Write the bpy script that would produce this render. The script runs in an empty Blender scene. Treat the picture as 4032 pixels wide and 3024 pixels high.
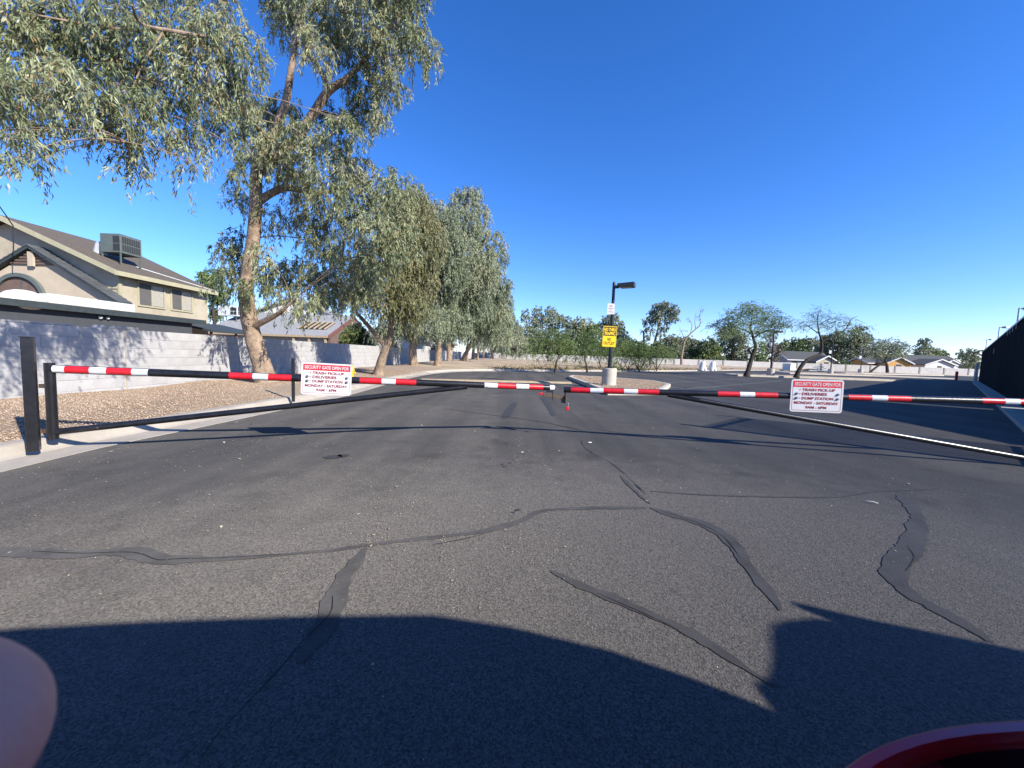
import bpy, bmesh, math, random
import numpy as np
from mathutils import Vector, Matrix

# ------------------------------------------------------------------ camera, sky, sun, exposure
SC = bpy.context.scene
COL = SC.collection
FPX = 1515.0                                   # focal length in photo pixels (photo 4032 x 3024)
PITCH = math.atan((1512 - 1399) / FPX)
ROLL = math.radians(1.95)
CAMZ = 1.15
F_ = np.array([0, math.cos(PITCH), -math.sin(PITCH)])
R0_ = np.array([1.0, 0, 0])
U0_ = np.cross(R0_, F_)
R_ = math.cos(ROLL) * R0_ + math.sin(ROLL) * U0_
U_ = -math.sin(ROLL) * R0_ + math.cos(ROLL) * U0_
C_ = np.array([0, 0, CAMZ])

cd = bpy.data.cameras.new('camera')
cd.sensor_width = 36.0
cd.lens = FPX / 4032 * 36.0
cd.clip_start = 0.004
cd.clip_end = 3000
cd.dof.use_dof = True
cd.dof.focus_distance = 7.0
cd.dof.aperture_fstop = 22.0
cam = bpy.data.objects.new('camera', cd)
COL.objects.link(cam)
cam.matrix_world = Matrix(((R_[0], U_[0], -F_[0], 0), (R_[1], U_[1], -F_[1], 0), (R_[2], U_[2], -F_[2], CAMZ), (0, 0, 0, 1)))
SC.camera = cam

SUNOFF = Vector((-1.33, 0.945, -1.0))          # where a shadow falls per metre of height
sd = SUNOFF.normalized()
SUN_EL = math.asin(-sd.z)
w = bpy.data.worlds.new('World')
SC.world = w
w.use_nodes = True
wn = w.node_tree
sky = wn.nodes.new('ShaderNodeTexSky')
sky.sky_type = 'NISHITA'
sky.sun_disc = False
sky.sun_elevation = SUN_EL
sky.sun_rotation = math.atan2(-sd.x, -sd.y)
sky.altitude = 900
sky.air_density = 1.0
sky.dust_density = 0.12
sky.ozone_density = 3.2
bg = wn.nodes['Background']
bg.inputs['Strength'].default_value = 0.120
hsv = wn.nodes.new('ShaderNodeHueSaturation')                   # clear dry desert air: a deeper blue over the whole dome
hsv.inputs['Saturation'].default_value = 1.27; hsv.inputs['Value'].default_value = 1.0
tint = wn.nodes.new('ShaderNodeMix'); tint.data_type = 'RGBA'; tint.blend_type = 'MULTIPLY'; tint.inputs[0].default_value = 1.0
tint.inputs[7].default_value = (0.90, 0.90, 1.20, 1)
wn.links.new(sky.outputs[0], hsv.inputs['Color']); wn.links.new(hsv.outputs[0], tint.inputs[6]); wn.links.new(tint.outputs[2], bg.inputs[0])
sl = bpy.data.lights.new('sun', 'SUN')
sl.energy = 5.0
sl.angle = math.radians(0.53)
sl.color = (1.0, 0.93, 0.82)
so = bpy.data.objects.new('sun', sl)
so.rotation_euler = sd.to_track_quat('-Z', 'Y').to_euler()
so.location = (20, -15, 30)
COL.objects.link(so)
SC.view_settings.view_transform = 'Standard'
SC.view_settings.look = 'None'
SC.view_settings.exposure = 0.90
SC.view_settings.gamma = 1.0
SC.view_settings.use_curve_mapping = False
SC.cycles.max_bounces = 6
SC.cycles.transparent_max_bounces = 8

# ------------------------------------------------------------------ pixel helpers
def ray(px, py): return F_ + R_ * (px - 2016) / FPX + U_ * (1512 - py) / FPX
def G(px, py, z=0.0):
    d = ray(px, py); return Vector(C_ + d * (z - CAMZ) / d[2])
def P(px, py, Y):
    d = ray(px, py); return Vector(C_ + d * Y / d[1])
def proj(p):
    d = np.array(p) - C_; w_ = d @ F_
    return 2016 + FPX * (d @ R_) / w_, 1512 - FPX * (d @ U_) / w_

# ------------------------------------------------------------------ materials
def nodes_of(m): return m.node_tree.nodes, m.node_tree.links
def mat(name, col, rough=0.8, var=0.12, scale=6.0, bump=0.0, bscale=40.0, metal=0.0, spec=0.5, coat=0.0, objrand=0.0, col2=None, detail=6.0, dist=0.01, wear=None):
    m = bpy.data.materials.new(name); m.use_nodes = True
    n, l = nodes_of(m); b = n['Principled BSDF']
    b.inputs['Roughness'].default_value = rough; b.inputs['Metallic'].default_value = metal
    b.inputs['Specular IOR Level'].default_value = spec; b.inputs['Coat Weight'].default_value = coat
    tc = n.new('ShaderNodeTexCoord')
    nz = n.new('ShaderNodeTexNoise'); nz.inputs['Scale'].default_value = scale; nz.inputs['Detail'].default_value = detail
    nz.inputs['Roughness'].default_value = 0.65
    l.new(tc.outputs['Object'], nz.inputs['Vector'])
    r = n.new('ShaderNodeValToRGB')
    c2 = col2 if col2 else tuple(min(1, c * (1 + var)) for c in col)
    c1 = tuple(c * (1 - var) for c in col)
    r.color_ramp.elements[0].color = (*c1, 1); r.color_ramp.elements[1].color = (*c2, 1)
    r.color_ramp.elements[0].position = 0.3; r.color_ramp.elements[1].position = 0.7
    l.new(nz.outputs[0], r.inputs[0]); out = r.outputs[0]
    if objrand:
        oi = n.new('ShaderNodeObjectInfo'); mr = n.new('ShaderNodeMapRange')
        mr.inputs['To Min'].default_value = 1 - objrand; mr.inputs['To Max'].default_value = 1 + objrand
        l.new(oi.outputs['Random'], mr.inputs['Value'])
        mx = n.new('ShaderNodeMix'); mx.data_type = 'RGBA'; mx.blend_type = 'MULTIPLY'; mx.inputs[0].default_value = 1
        l.new(out, mx.inputs[6]); l.new(mr.outputs[0], mx.inputs[7]); out = mx.outputs[2]
    if wear:                                             # chips and scuffs: (colour, noise scale, threshold)
        nw = n.new('ShaderNodeTexNoise'); nw.inputs['Scale'].default_value = wear[1]; nw.inputs['Detail'].default_value = 8; nw.inputs['Roughness'].default_value = 0.7
        l.new(tc.outputs['Object'], nw.inputs['Vector'])
        rw = n.new('ShaderNodeValToRGB'); rw.color_ramp.elements[0].position = wear[2]; rw.color_ramp.elements[1].position = wear[2] + 0.03
        l.new(nw.outputs[0], rw.inputs[0])
        mw = n.new('ShaderNodeMix'); mw.data_type = 'RGBA'; mw.inputs[7].default_value = (*wear[0], 1)
        l.new(rw.outputs[0], mw.inputs[0]); l.new(out, mw.inputs[6]); out = mw.outputs[2]
        mr2 = n.new('ShaderNodeMapRange'); mr2.inputs['To Min'].default_value = rough; mr2.inputs['To Max'].default_value = 0.85
        l.new(rw.outputs[0], mr2.inputs['Value']); l.new(mr2.outputs[0], b.inputs['Roughness'])
    l.new(out, b.inputs['Base Color'])
    if bump:
        n2 = n.new('ShaderNodeTexNoise'); n2.inputs['Scale'].default_value = bscale; n2.inputs['Detail'].default_value = 4
        l.new(tc.outputs['Object'], n2.inputs['Vector'])
        bp = n.new('ShaderNodeBump'); bp.inputs['Strength'].default_value = bump; bp.inputs['Distance'].default_value = dist
        l.new(n2.outputs[0], bp.inputs['Height']); l.new(bp.outputs[0], b.inputs['Normal'])
    return m

def leaf_mat(name, cols, trans=0.3, rough=0.45):
    m = bpy.data.materials.new(name); m.use_nodes = True
    n, l = nodes_of(m); b = n['Principled BSDF']
    at = n.new('ShaderNodeAttribute'); at.attribute_name = 'rnd'
    r = n.new('ShaderNodeValToRGB')
    el = r.color_ramp.elements
    while len(el) < len(cols): el.new(0.5)
    for i, c in enumerate(cols):
        el[i].position = i / (len(cols) - 1); el[i].color = (*c, 1)
    l.new(at.outputs['Fac'], r.inputs[0]); l.new(r.outputs[0], b.inputs['Base Color'])
    b.inputs['Roughness'].default_value = rough; b.inputs['Specular IOR Level'].default_value = 0.35
    t = n.new('ShaderNodeBsdfTranslucent'); l.new(r.outputs[0], t.inputs['Color'])
    mx = n.new('ShaderNodeMixShader'); mx.inputs[0].default_value = trans
    l.new(b.outputs[0], mx.inputs[1]); l.new(t.outputs[0], mx.inputs[2])
    l.new(mx.outputs[0], n['Material Output'].inputs['Surface'])
    return m

def asphalt_mat():
    m = bpy.data.materials.new('asphalt'); m.use_nodes = True
    n, l = nodes_of(m); b = n['Principled BSDF']
    tc = n.new('ShaderNodeTexCoord')
    def noise(s, d=5, r=0.6):
        x = n.new('ShaderNodeTexNoise'); x.inputs['Scale'].default_value = s; x.inputs['Detail'].default_value = d; x.inputs['Roughness'].default_value = r
        l.new(tc.outputs['Object'], x.inputs['Vector']); return x
    def ramp(src, p0, c0, p1, c1):
        r = n.new('ShaderNodeValToRGB'); e = r.color_ramp.elements
        e[0].position = p0; e[0].color = (*c0, 1); e[1].position = p1; e[1].color = (*c1, 1)
        l.new(src, r.inputs[0]); return r.outputs[0]
    def mix(a, bb, f, mode='MIX'):
        x = n.new('ShaderNodeMix'); x.data_type = 'RGBA'; x.blend_type = mode
        if isinstance(f, (int, float)): x.inputs[0].default_value = f
        else: l.new(f, x.inputs[0])
        l.new(a, x.inputs[6]); l.new(bb, x.inputs[7]); return x.outputs[2]
    big = noise(0.35, 6, 0.6); mid = noise(3.0, 6, 0.7); fine = noise(55, 3, 0.7)
    v = n.new('ShaderNodeTexVoronoi'); v.inputs['Scale'].default_value = 160
    l.new(tc.outputs['Object'], v.inputs['Vector'])
    base = ramp(big.outputs[0], 0.33, (0.041, 0.0405, 0.040), 0.66, (0.060, 0.0585, 0.0565))
    midc = ramp(mid.outputs[0], 0.3, (0.8, 0.8, 0.8), 0.75, (1.18, 1.17, 1.15))
    c = mix(base, midc, 0.7, 'MULTIPLY')
    # worn aggregate: stones of different greys and browns
    stones = ramp(v.outputs['Color'], 0.15, (0.55, 0.55, 0.56), 0.9, (1.75, 1.66, 1.52))
    wear = ramp(big.outputs[0], 0.40, (0.12, 0.12, 0.12), 0.66, (1, 1, 1))
    c2 = mix(c, stones, 1.0, 'MULTIPLY'); c = mix(c, c2, wear)
    fc = ramp(fine.outputs[0], 0.3, (0.72, 0.72, 0.72), 0.72, (1.3, 1.3, 1.3))
    c = mix(c, fc, 0.8, 'MULTIPLY')
    # lanes polished and dusted along the direction of travel
    mp = n.new('ShaderNodeMapping'); mp.inputs['Scale'].default_value = (1.6, 0.07, 1); mp.inputs['Rotation'].default_value = (0, 0, 0.12)
    l.new(tc.outputs['Object'], mp.inputs['Vector'])
    ln_ = n.new('ShaderNodeTexNoise'); ln_.inputs['Scale'].default_value = 1.0; ln_.inputs['Detail'].default_value = 5; l.new(mp.outputs[0], ln_.inputs['Vector'])
    c = mix(c, ramp(ln_.outputs[0], 0.33, (0.70, 0.70, 0.71), 0.68, (1.36, 1.33, 1.28)), 0.9, 'MULTIPLY')
    oil = noise(1.7, 4, 0.55); c = mix(c, ramp(oil.outputs[0], 0.28, (0.6, 0.6, 0.6), 0.42, (1, 1, 1)), 0.8, 'MULTIPLY')
    # reddish dusty stains
    st = noise(0.9, 5, 0.7); stc = ramp(st.outputs[0], 0.55, (0, 0, 0), 0.75, (0.30, 0.30, 0.30))
    red = n.new('ShaderNodeRGB'); red.outputs[0].default_value = (0.075, 0.058, 0.052, 1)
    c = mix(c, red.outputs[0], stc)
    # near patch of exposed aggregate, lightened further to paint in the sun's backscatter
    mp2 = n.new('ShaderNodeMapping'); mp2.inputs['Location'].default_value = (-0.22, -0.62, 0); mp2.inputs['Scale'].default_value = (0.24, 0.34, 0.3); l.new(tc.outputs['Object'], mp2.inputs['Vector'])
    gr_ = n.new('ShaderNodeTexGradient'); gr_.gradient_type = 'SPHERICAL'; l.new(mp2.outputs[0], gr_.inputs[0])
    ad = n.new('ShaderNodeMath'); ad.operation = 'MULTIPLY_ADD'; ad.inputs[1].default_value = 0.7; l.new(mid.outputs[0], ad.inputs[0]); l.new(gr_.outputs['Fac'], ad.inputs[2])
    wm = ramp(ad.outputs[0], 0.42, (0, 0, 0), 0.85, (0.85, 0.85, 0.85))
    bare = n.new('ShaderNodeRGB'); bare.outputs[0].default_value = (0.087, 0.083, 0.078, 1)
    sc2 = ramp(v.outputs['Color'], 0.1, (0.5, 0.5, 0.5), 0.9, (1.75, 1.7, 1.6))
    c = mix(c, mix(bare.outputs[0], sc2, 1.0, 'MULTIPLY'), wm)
    l.new(c, b.inputs['Base Color'])
    if 'Diffuse Roughness' in b.inputs: b.inputs['Diffuse Roughness'].default_value = 1.0
    b.inputs['Roughness'].default_value = 0.85; b.inputs['Specular IOR Level'].default_value = 0.3
    bp = n.new('ShaderNodeBump'); bp.inputs['Strength'].default_value = 0.6; bp.inputs['Distance'].default_value = 0.004
    l.new(v.outputs['Distance'], bp.inputs['Height'])
    bp2 = n.new('ShaderNodeBump'); bp2.inputs['Strength'].default_value = 0.5; bp2.inputs['Distance'].default_value = 0.01
    l.new(fine.outputs[0], bp2.inputs['Height']); l.new(bp.outputs[0], bp2.inputs['Normal'])
    l.new(bp2.outputs[0], b.inputs['Normal'])
    return m

M = {}
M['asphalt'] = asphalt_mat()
M['seal'] = mat('crack_sealant', (0.053, 0.0515, 0.0495), 0.75, 0.3, 5, 0.3, 110, spec=0.3)
M['seal'].node_tree.nodes['Principled BSDF'].inputs['Diffuse Roughness'].default_value = 1.0
M['crack'] = mat('crack', (0.010, 0.010, 0.010), 0.95)
M['tyremark'] = mat('tyre_mark', (0.034, 0.034, 0.034), 0.8, 0.2, 9)
M['kerb'] = mat('kerb_concrete', (0.34, 0.305, 0.255), 0.9, 0.16, 2.5, 0.4, 60, objrand=0.05)
M['kerb_far'] = mat('island_concrete', (0.46, 0.42, 0.35), 0.9, 0.14, 2.5, 0.3, 60)
M['gravel'] = mat('gravel_ground', (0.29, 0.21, 0.14), 0.95, 0.35, 28, 0.9, 60, col2=(0.39, 0.30, 0.21))
M['stone'] = leaf_mat('gravel_stone', [(0.194, 0.131, 0.087), (0.274, 0.193, 0.133), (0.331, 0.244, 0.168), (0.399, 0.306, 0.219), (0.479, 0.391, 0.3)], 0.0, 0.9)
M['dirt'] = mat('dry_dirt', (0.34, 0.255, 0.16), 0.95, 0.3, 0.35, 0.6, 20, col2=(0.47, 0.375, 0.25), detail=10, dist=0.05)
M['ground'] = mat('open_ground', (0.22, 0.17, 0.12), 0.95, 0.25, 0.05)
M['grass'] = leaf_mat('dry_grass_blade', [(0.16, 0.10, 0.045), (0.24, 0.17, 0.08), (0.22, 0.19, 0.08), (0.33, 0.26, 0.15)], 0.2, 0.7)
M['block'] = mat('painted_block', (0.37, 0.365, 0.36), 0.9, 0.10, 3.0, 0.5, 70, objrand=0.07)
M['block_far'] = mat('pale_block', (0.40, 0.385, 0.365), 0.9, 0.14, 1.2, 0.2, 30, objrand=0.04)
M['mortar'] = mat('mortar', (0.36, 0.35, 0.34), 0.95, 0.1, 20)
M['joint_dark'] = mat('dark_post_concrete', (0.20, 0.19, 0.18), 0.95)
M['tan_joint'] = mat('tan_joint', (0.36, 0.29, 0.22), 0.95)
M['black'] = mat('black_gloss_paint', (0.012, 0.012, 0.014), 0.30, 0.4, 14, 0.12, 30, spec=0.5, wear=((0.06, 0.05, 0.045), 9, 0.655))
M['blackflat'] = mat('black_screen_cloth', (0.010, 0.010, 0.012), 0.85, 0.5, 1.5, 0.3, 8, objrand=0.25)
M['pole'] = mat('dark_pole_paint', (0.014, 0.016, 0.022), 0.35, 0.3, 8, spec=0.5)
M['lamphead'] = mat('lamp_head', (0.030, 0.034, 0.036), 0.5, 0.2, 8)
M['lens'] = mat('lamp_lens', (0.4, 0.4, 0.38), 0.2)
M['tape_r'] = mat('red_reflective_tape', (0.52, 0.012, 0.020), 0.35, 0.25, 12, 0.1, 60, wear=((0.10, 0.02, 0.02), 16, 0.645))
M['tape_w'] = mat('white_reflective_tape', (0.60, 0.62, 0.64), 0.35, 0.15, 12, 0.1, 60, wear=((0.14, 0.14, 0.14), 18, 0.65))
M['sign_w'] = mat('sign_white', (0.56, 0.555, 0.555), 0.35, 0.04, 5)
M['sign_r'] = mat('sign_red', (0.58, 0.022, 0.032), 0.4, 0.08, 6)
M['sign_text'] = mat('sign_red_lettering', (0.26, 0.018, 0.028), 0.45, 0.2, 40)
M['sign_y'] = mat('sign_yellow', (0.90, 0.60, 0.005), 0.4, 0.05, 5)
M['sign_k'] = mat('sign_dark_brown', (0.035, 0.022, 0.012), 0.4, 0.1, 5)
M['bolt'] = mat('zinc_bolt', (0.32, 0.32, 0.33), 0.35, 0.2, 60, metal=0.8)
M['rust'] = mat('rusty_steel', (0.075, 0.045, 0.028), 0.7, 0.4, 40, 0.3, 90)
M['lockred'] = mat('padlock_red', (0.50, 0.02, 0.03), 0.35, 0.1, 20)
M['steel'] = mat('steel', (0.5, 0.5, 0.52), 0.3, 0.1, 20, metal=0.9)
M['bark'] = mat('peeling_bark', (0.20, 0.135, 0.090), 0.95, 0.4, 5, 1.0, 16, col2=(0.36, 0.27, 0.19), dist=0.03)
M['bark_dark'] = mat('dark_bark', (0.045, 0.034, 0.026), 0.95, 0.4, 6, 0.8, 20, dist=0.02)
M['bark_pale'] = mat('pale_bark', (0.30, 0.23, 0.17), 0.9, 0.35, 6, 0.6, 14, col2=(0.5, 0.42, 0.33), dist=0.02)
M['leaf_euc'] = leaf_mat('eucalyptus_leaf', [(0.096, 0.116, 0.055), (0.173, 0.202, 0.099), (0.25, 0.284, 0.154), (0.358, 0.378, 0.22), (0.333, 0.227, 0.11)], 0.25)
M['leaf_euc2'] = leaf_mat('olive_eucalyptus_leaf', [(0.09, 0.102, 0.046), (0.156, 0.168, 0.075), (0.228, 0.234, 0.121), (0.3, 0.282, 0.138), (0.288, 0.186, 0.081)], 0.25)
M['leaf_silver'] = leaf_mat('silver_eucalyptus_leaf', [(0.135, 0.167, 0.098), (0.209, 0.249, 0.155), (0.283, 0.322, 0.206), (0.357, 0.389, 0.252), (0.323, 0.282, 0.16)], 0.22)
M['leaf_mesq'] = leaf_mat('mesquite_leaf', [(0.079, 0.118, 0.033), (0.132, 0.192, 0.06), (0.198, 0.265, 0.093), (0.265, 0.305, 0.118)], 0.3)
M['leaf_far'] = leaf_mat('distant_foliage', [(0.106, 0.132, 0.073), (0.185, 0.211, 0.119), (0.264, 0.29, 0.172), (0.343, 0.356, 0.238)], 0.2)
M['leaf_dkgreen'] = leaf_mat('dark_green_foliage', [(0.051, 0.085, 0.03), (0.101, 0.144, 0.051), (0.169, 0.22, 0.076), (0.288, 0.304, 0.101)], 0.2)
M['leaf_brown'] = leaf_mat('dry_twiggy_foliage', [(0.12, 0.09, 0.06), (0.18, 0.14, 0.10), (0.22, 0.19, 0.14), (0.16, 0.16, 0.09)], 0.15)
M['stucco'] = mat('tan_stucco', (0.385, 0.335, 0.24), 0.95, 0.2, 0.9, 0.5, 50, col2=(0.44, 0.39, 0.30), detail=9)
M['stucco2'] = mat('beige_stucco', (0.44, 0.37, 0.275), 0.95, 0.1, 1.1, 0.4, 50)
M['trim'] = mat('cream_trim', (0.36, 0.335, 0.22), 0.8, 0.1, 3)
M['shingle'] = mat('brown_shingle', (0.098, 0.080, 0.060), 0.95, 0.3, 9, 0.5, 14, dist=0.03)
M['tile_dark'] = mat('slate_grey_tile', (0.075, 0.082, 0.088), 0.8, 0.25, 9, 0.3, 14, objrand=0.2)
M['fascia_dark'] = mat('dark_fascia_paint', (0.032, 0.044, 0.046), 0.7, 0.25, 5)
M['patio_wall'] = mat('slate_patio_wall', (0.050, 0.055, 0.063), 0.9, 0.12, 2, 0.2, 50)
M['white'] = mat('white_paint', (0.60, 0.60, 0.58), 0.6, 0.06, 3)
M['glass_dark'] = mat('dark_window_glass', (0.035, 0.038, 0.042), 0.08, 0.2, 2, spec=0.6)
M['screen'] = mat('window_screen', (0.10, 0.095, 0.09), 0.7, 0.1, 4)
M['blind'] = mat('window_blind', (0.48, 0.45, 0.38), 0.7, 0.05, 4)
M['ac'] = mat('air_conditioner_metal', (0.115, 0.14, 0.125), 0.5, 0.1, 3, metal=0.2)
M['ac_dark'] = mat('coil_grille', (0.025, 0.027, 0.030), 0.7, 0.3, 30)
M['ac_white'] = mat('white_metal', (0.55, 0.57, 0.58), 0.5, 0.1, 3)
M['shingle_grey'] = mat('grey_shingle', (0.25, 0.255, 0.26), 0.95, 0.25, 5, 0.5, 10, dist=0.03)
M['redbrown'] = mat('redbrown_trim', (0.16, 0.06, 0.045), 0.8, 0.2, 4)
M['wood'] = mat('bare_timber', (0.36, 0.28, 0.19), 0.85, 0.2, 6)
M['wall_grey'] = mat('pale_grey_siding', (0.40, 0.40, 0.41), 0.9, 0.06, 2)
M['slate_roof'] = mat('charcoal_shingle', (0.060, 0.065, 0.068), 0.95, 0.2, 4)
M['orange'] = mat('orange_stucco', (0.62, 0.33, 0.10), 0.9, 0.08, 2)
M['yellow_hyd'] = mat('hydrant_yellow', (0.68, 0.40, 0.02), 0.45, 0.15, 10)
M['orange_hyd'] = mat('hydrant_orange', (0.55, 0.22, 0.03), 0.5, 0.15, 10)
M['bump'] = mat('faded_yellow_paint', (0.36, 0.28, 0.17), 0.9, 0.25, 8, 0.3, 50)
M['line'] = mat('faded_white_line', (0.13, 0.13, 0.13), 0.9, 0.3, 10)
M['skin'] = mat('skin', (0.70, 0.28, 0.21), 0.5, 0.06, 30, 0.1, 300)
M['carred'] = mat('red_car_paint', (0.42, 0.025, 0.05), 0.3, 0.08, 3, coat=0.6)
M['carblack'] = mat('black_car_trim', (0.012, 0.012, 0.013), 0.5)
M['mirror'] = mat('mirror_glass', (0.02, 0.02, 0.02), 0.05, 0.1, 2, spec=0.8)
M['tyre'] = mat('tyre_rubber', (0.02, 0.02, 0.02), 0.9)
M['rim'] = mat('wheel_rim', (0.35, 0.35, 0.36), 0.35, metal=0.8)
M['litter'] = leaf_mat('dry_leaf_bits', [(0.30, 0.24, 0.13), (0.42, 0.36, 0.22), (0.50, 0.46, 0.36), (0.25, 0.17, 0.10)], 0.0, 0.9)
M['drygreen'] = mat('weathered_white', (0.55, 0.53, 0.48), 0.8, 0.2, 4)

# ------------------------------------------------------------------ mesh builder
class MB:
    def __init__(s): s.v = []; s.f = []
    def add(s, vs, fs):
        o = len(s.v); s.v += [tuple(x) for x in vs]; s.f += [tuple(i + o for i in q) for q in fs]; return s
    def box(s, x0, y0, z0, x1, y1, z1):
        return s.add([(x0, y0, z0), (x1, y0, z0), (x1, y1, z0), (x0, y1, z0), (x0, y0, z1), (x1, y0, z1), (x1, y1, z1), (x0, y1, z1)],
                     [(0, 3, 2, 1), (4, 5, 6, 7), (0, 1, 5, 4), (1, 2, 6, 5), (2, 3, 7, 6), (3, 0, 4, 7)])
    def obox(s, o, u, v, wv):                      # oriented box from corner o with edge vectors
        o, u, v, wv = Vector(o), Vector(u), Vector(v), Vector(wv)
        p = [o, o + u, o + u + v, o + v]; p += [q + wv for q in p]
        return s.add(p, [(0, 3, 2, 1), (4, 5, 6, 7), (0, 1, 5, 4), (1, 2, 6, 5), (2, 3, 7, 6), (3, 0, 4, 7)])
    def prism(s, poly, e):                          # polygon (3d points) extruded by e
        n = len(poly); e = Vector(e)
        vs = [Vector(p) for p in poly]; vs += [p + e for p in vs]
        return s.add(vs, [tuple(range(n))[::-1], tuple(range(n, 2 * n))] + [(i, (i + 1) % n, n + (i + 1) % n, n + i) for i in range(n)])
    def tube(s, pts, rad, seg=10, cap=True, wob=0.0, rng=None):
        pts = [Vector(p) for p in pts]
        if not isinstance(rad, (list, tuple)): rad = [rad] * len(pts)
        rings = []; up = None
        for i, p in enumerate(pts):
            t = (pts[min(i + 1, len(pts) - 1)] - pts[max(i - 1, 0)])
            if t.length < 1e-9: t = Vector((0, 0, 1))
            t.normalize()
            if up is None: up = t.orthogonal()
            a = (up - t * up.dot(t))
            a = a.normalized() if a.length > 1e-6 else t.orthogonal().normalized()
            up = a; b = t.cross(a); o = len(s.v); ring = []
            for k in range(seg):
                th = 2 * math.pi * k / seg
                rr = rad[i] * (1 + (wob * (rng.random() - 0.5) if rng else 0))
                s.v.append(tuple(p + (a * math.cos(th) + b * math.sin(th)) * rr)); ring.append(o + k)
            rings.append(ring)
        for q, w_ in zip(rings, rings[1:]):
            for k in range(seg): s.f.append((q[k], q[(k + 1) % seg], w_[(k + 1) % seg], w_[k]))
        if cap: s.f.append(tuple(rings[0][::-1])); s.f.append(tuple(rings[-1]))
        return s
    def lathe(s, c, prof, seg=16):                  # profile [(r,z)]
        c = Vector(c); rings = []
        for r, z in prof:
            o = len(s.v); s.v += [(c.x + r * math.cos(2 * math.pi * k / seg), c.y + r * math.sin(2 * math.pi * k / seg), c.z + z) for k in range(seg)]
            rings.append([o + k for k in range(seg)])
        for q, w_ in zip(rings, rings[1:]):
            for k in range(seg): s.f.append((q[k], q[(k + 1) % seg], w_[(k + 1) % seg], w_[k]))
        s.f.append(tuple(rings[0][::-1])); s.f.append(tuple(rings[-1])); return s
    def ball(s, c, r, seg=8, rings=6, sc=(1, 1, 1)):
        prof = [(max(1e-4, r * math.sin(math.pi * i / rings)), -r * math.cos(math.pi * i / rings)) for i in range(rings + 1)]
        o = len(s.v); s.lathe((0, 0, 0), prof, seg)
        for i in range(o, len(s.v)):
            x, y, z = s.v[i]; s.v[i] = (c[0] + x * sc[0], c[1] + y * sc[1], c[2] + z * sc[2])
        return s
    def build(s, name, m, parent=None, smooth=False, local=True, bevel=0.0):
        off = Vector((0, 0, 0))
        if parent is not None and not local:
            q = parent
            while q is not None: off += Vector(q.location); q = q.parent
        me = bpy.data.meshes.new(name)
        me.from_pydata([tuple(Vector(v) - off) for v in s.v], [], s.f)
        me.update()
        if smooth:
            for p in me.polygons: p.use_smooth = True
            me.set_sharp_from_angle(angle=math.radians(40))
        me.materials.append(M[m] if isinstance(m, str) else m)
        o = bpy.data.objects.new(name, me); COL.objects.link(o)
        if parent is not None: o.parent = parent
        if bevel:
            bv = o.modifiers.new('bevel', 'BEVEL'); bv.width = bevel; bv.segments = 2; bv.limit_method = 'ANGLE'
        return o

def tag(o, label=None, cat=None, group=None, kind=None):
    if label: o['label'] = label
    if cat: o['category'] = cat
    if group: o['group'] = group
    if kind: o['kind'] = kind
    return o
def thing(name, label, cat, loc=(0, 0, 0), rz=0.0, group=None):
    o = bpy.data.objects.new(name, None); COL.objects.link(o)
    o.empty_display_size = 0.2
    o.location = loc; o.rotation_euler = (0, 0, rz)
    return tag(o, label, cat, group)
def struct_root(name):
    o = bpy.data.objects.new(name, None); COL.objects.link(o); o['kind'] = 'structure'; return o
def copy_tree(o, parent=None):
    c = o.copy(); COL.objects.link(c)
    if parent is not None: c.parent = parent
    for ch in list(o.children): copy_tree(ch, c)
    return c
def text_mesh(s, size, bold=0.0, xs=1.0, align='CENTER', sp=1.0):
    cu = bpy.data.curves.new('txt', 'FONT'); cu.body = s; cu.size = size; cu.align_x = align; cu.align_y = 'CENTER'
    cu.offset = bold; cu.resolution_u = 3; cu.space_character = sp
    ob = bpy.data.objects.new('txt', cu); COL.objects.link(ob)
    bpy.context.view_layer.update()
    me = bpy.data.meshes.new_from_object(ob.evaluated_get(bpy.context.evaluated_depsgraph_get()))
    bpy.data.objects.remove(ob); bpy.data.curves.remove(cu)
    for v in me.vertices: v.co.x *= xs
    return me
def place_text(s, size, mtx, parent, m, name='lettering', **kw):
    me = text_mesh(s, size, **kw)
    me.transform(mtx); me.materials.clear(); me.materials.append(M[m]); me.name = name
    o = bpy.data.objects.new(name, me); COL.objects.link(o); o.parent = parent
    return o

def fast_mesh(name, V, Fq, rnd, m, parent=None, n=4, off=None):
    """numpy mesh of equal n-gons with a per face random value"""
    if off is not None: V = V - np.array(off)
    me = bpy.data.meshes.new(name)
    me.vertices.add(len(V)); me.vertices.foreach_set('co', V.astype(np.float32).ravel())
    nf = len(Fq); me.loops.add(nf * n); me.loops.foreach_set('vertex_index', Fq.astype(np.int32).ravel())
    me.polygons.add(nf); me.polygons.foreach_set('loop_start', np.arange(0, nf * n, n, dtype=np.int32))
    me.update(calc_edges=True); me.validate()
    a = me.attributes.new('rnd', 'FLOAT', 'FACE')
    a.data.foreach_set('value', rnd.astype(np.float32)[:len(me.polygons)])
    me.materials.append(M[m])
    o = bpy.data.objects.new(name, me); COL.objects.link(o)
    if parent is not None: o.parent = parent
    return o

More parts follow.
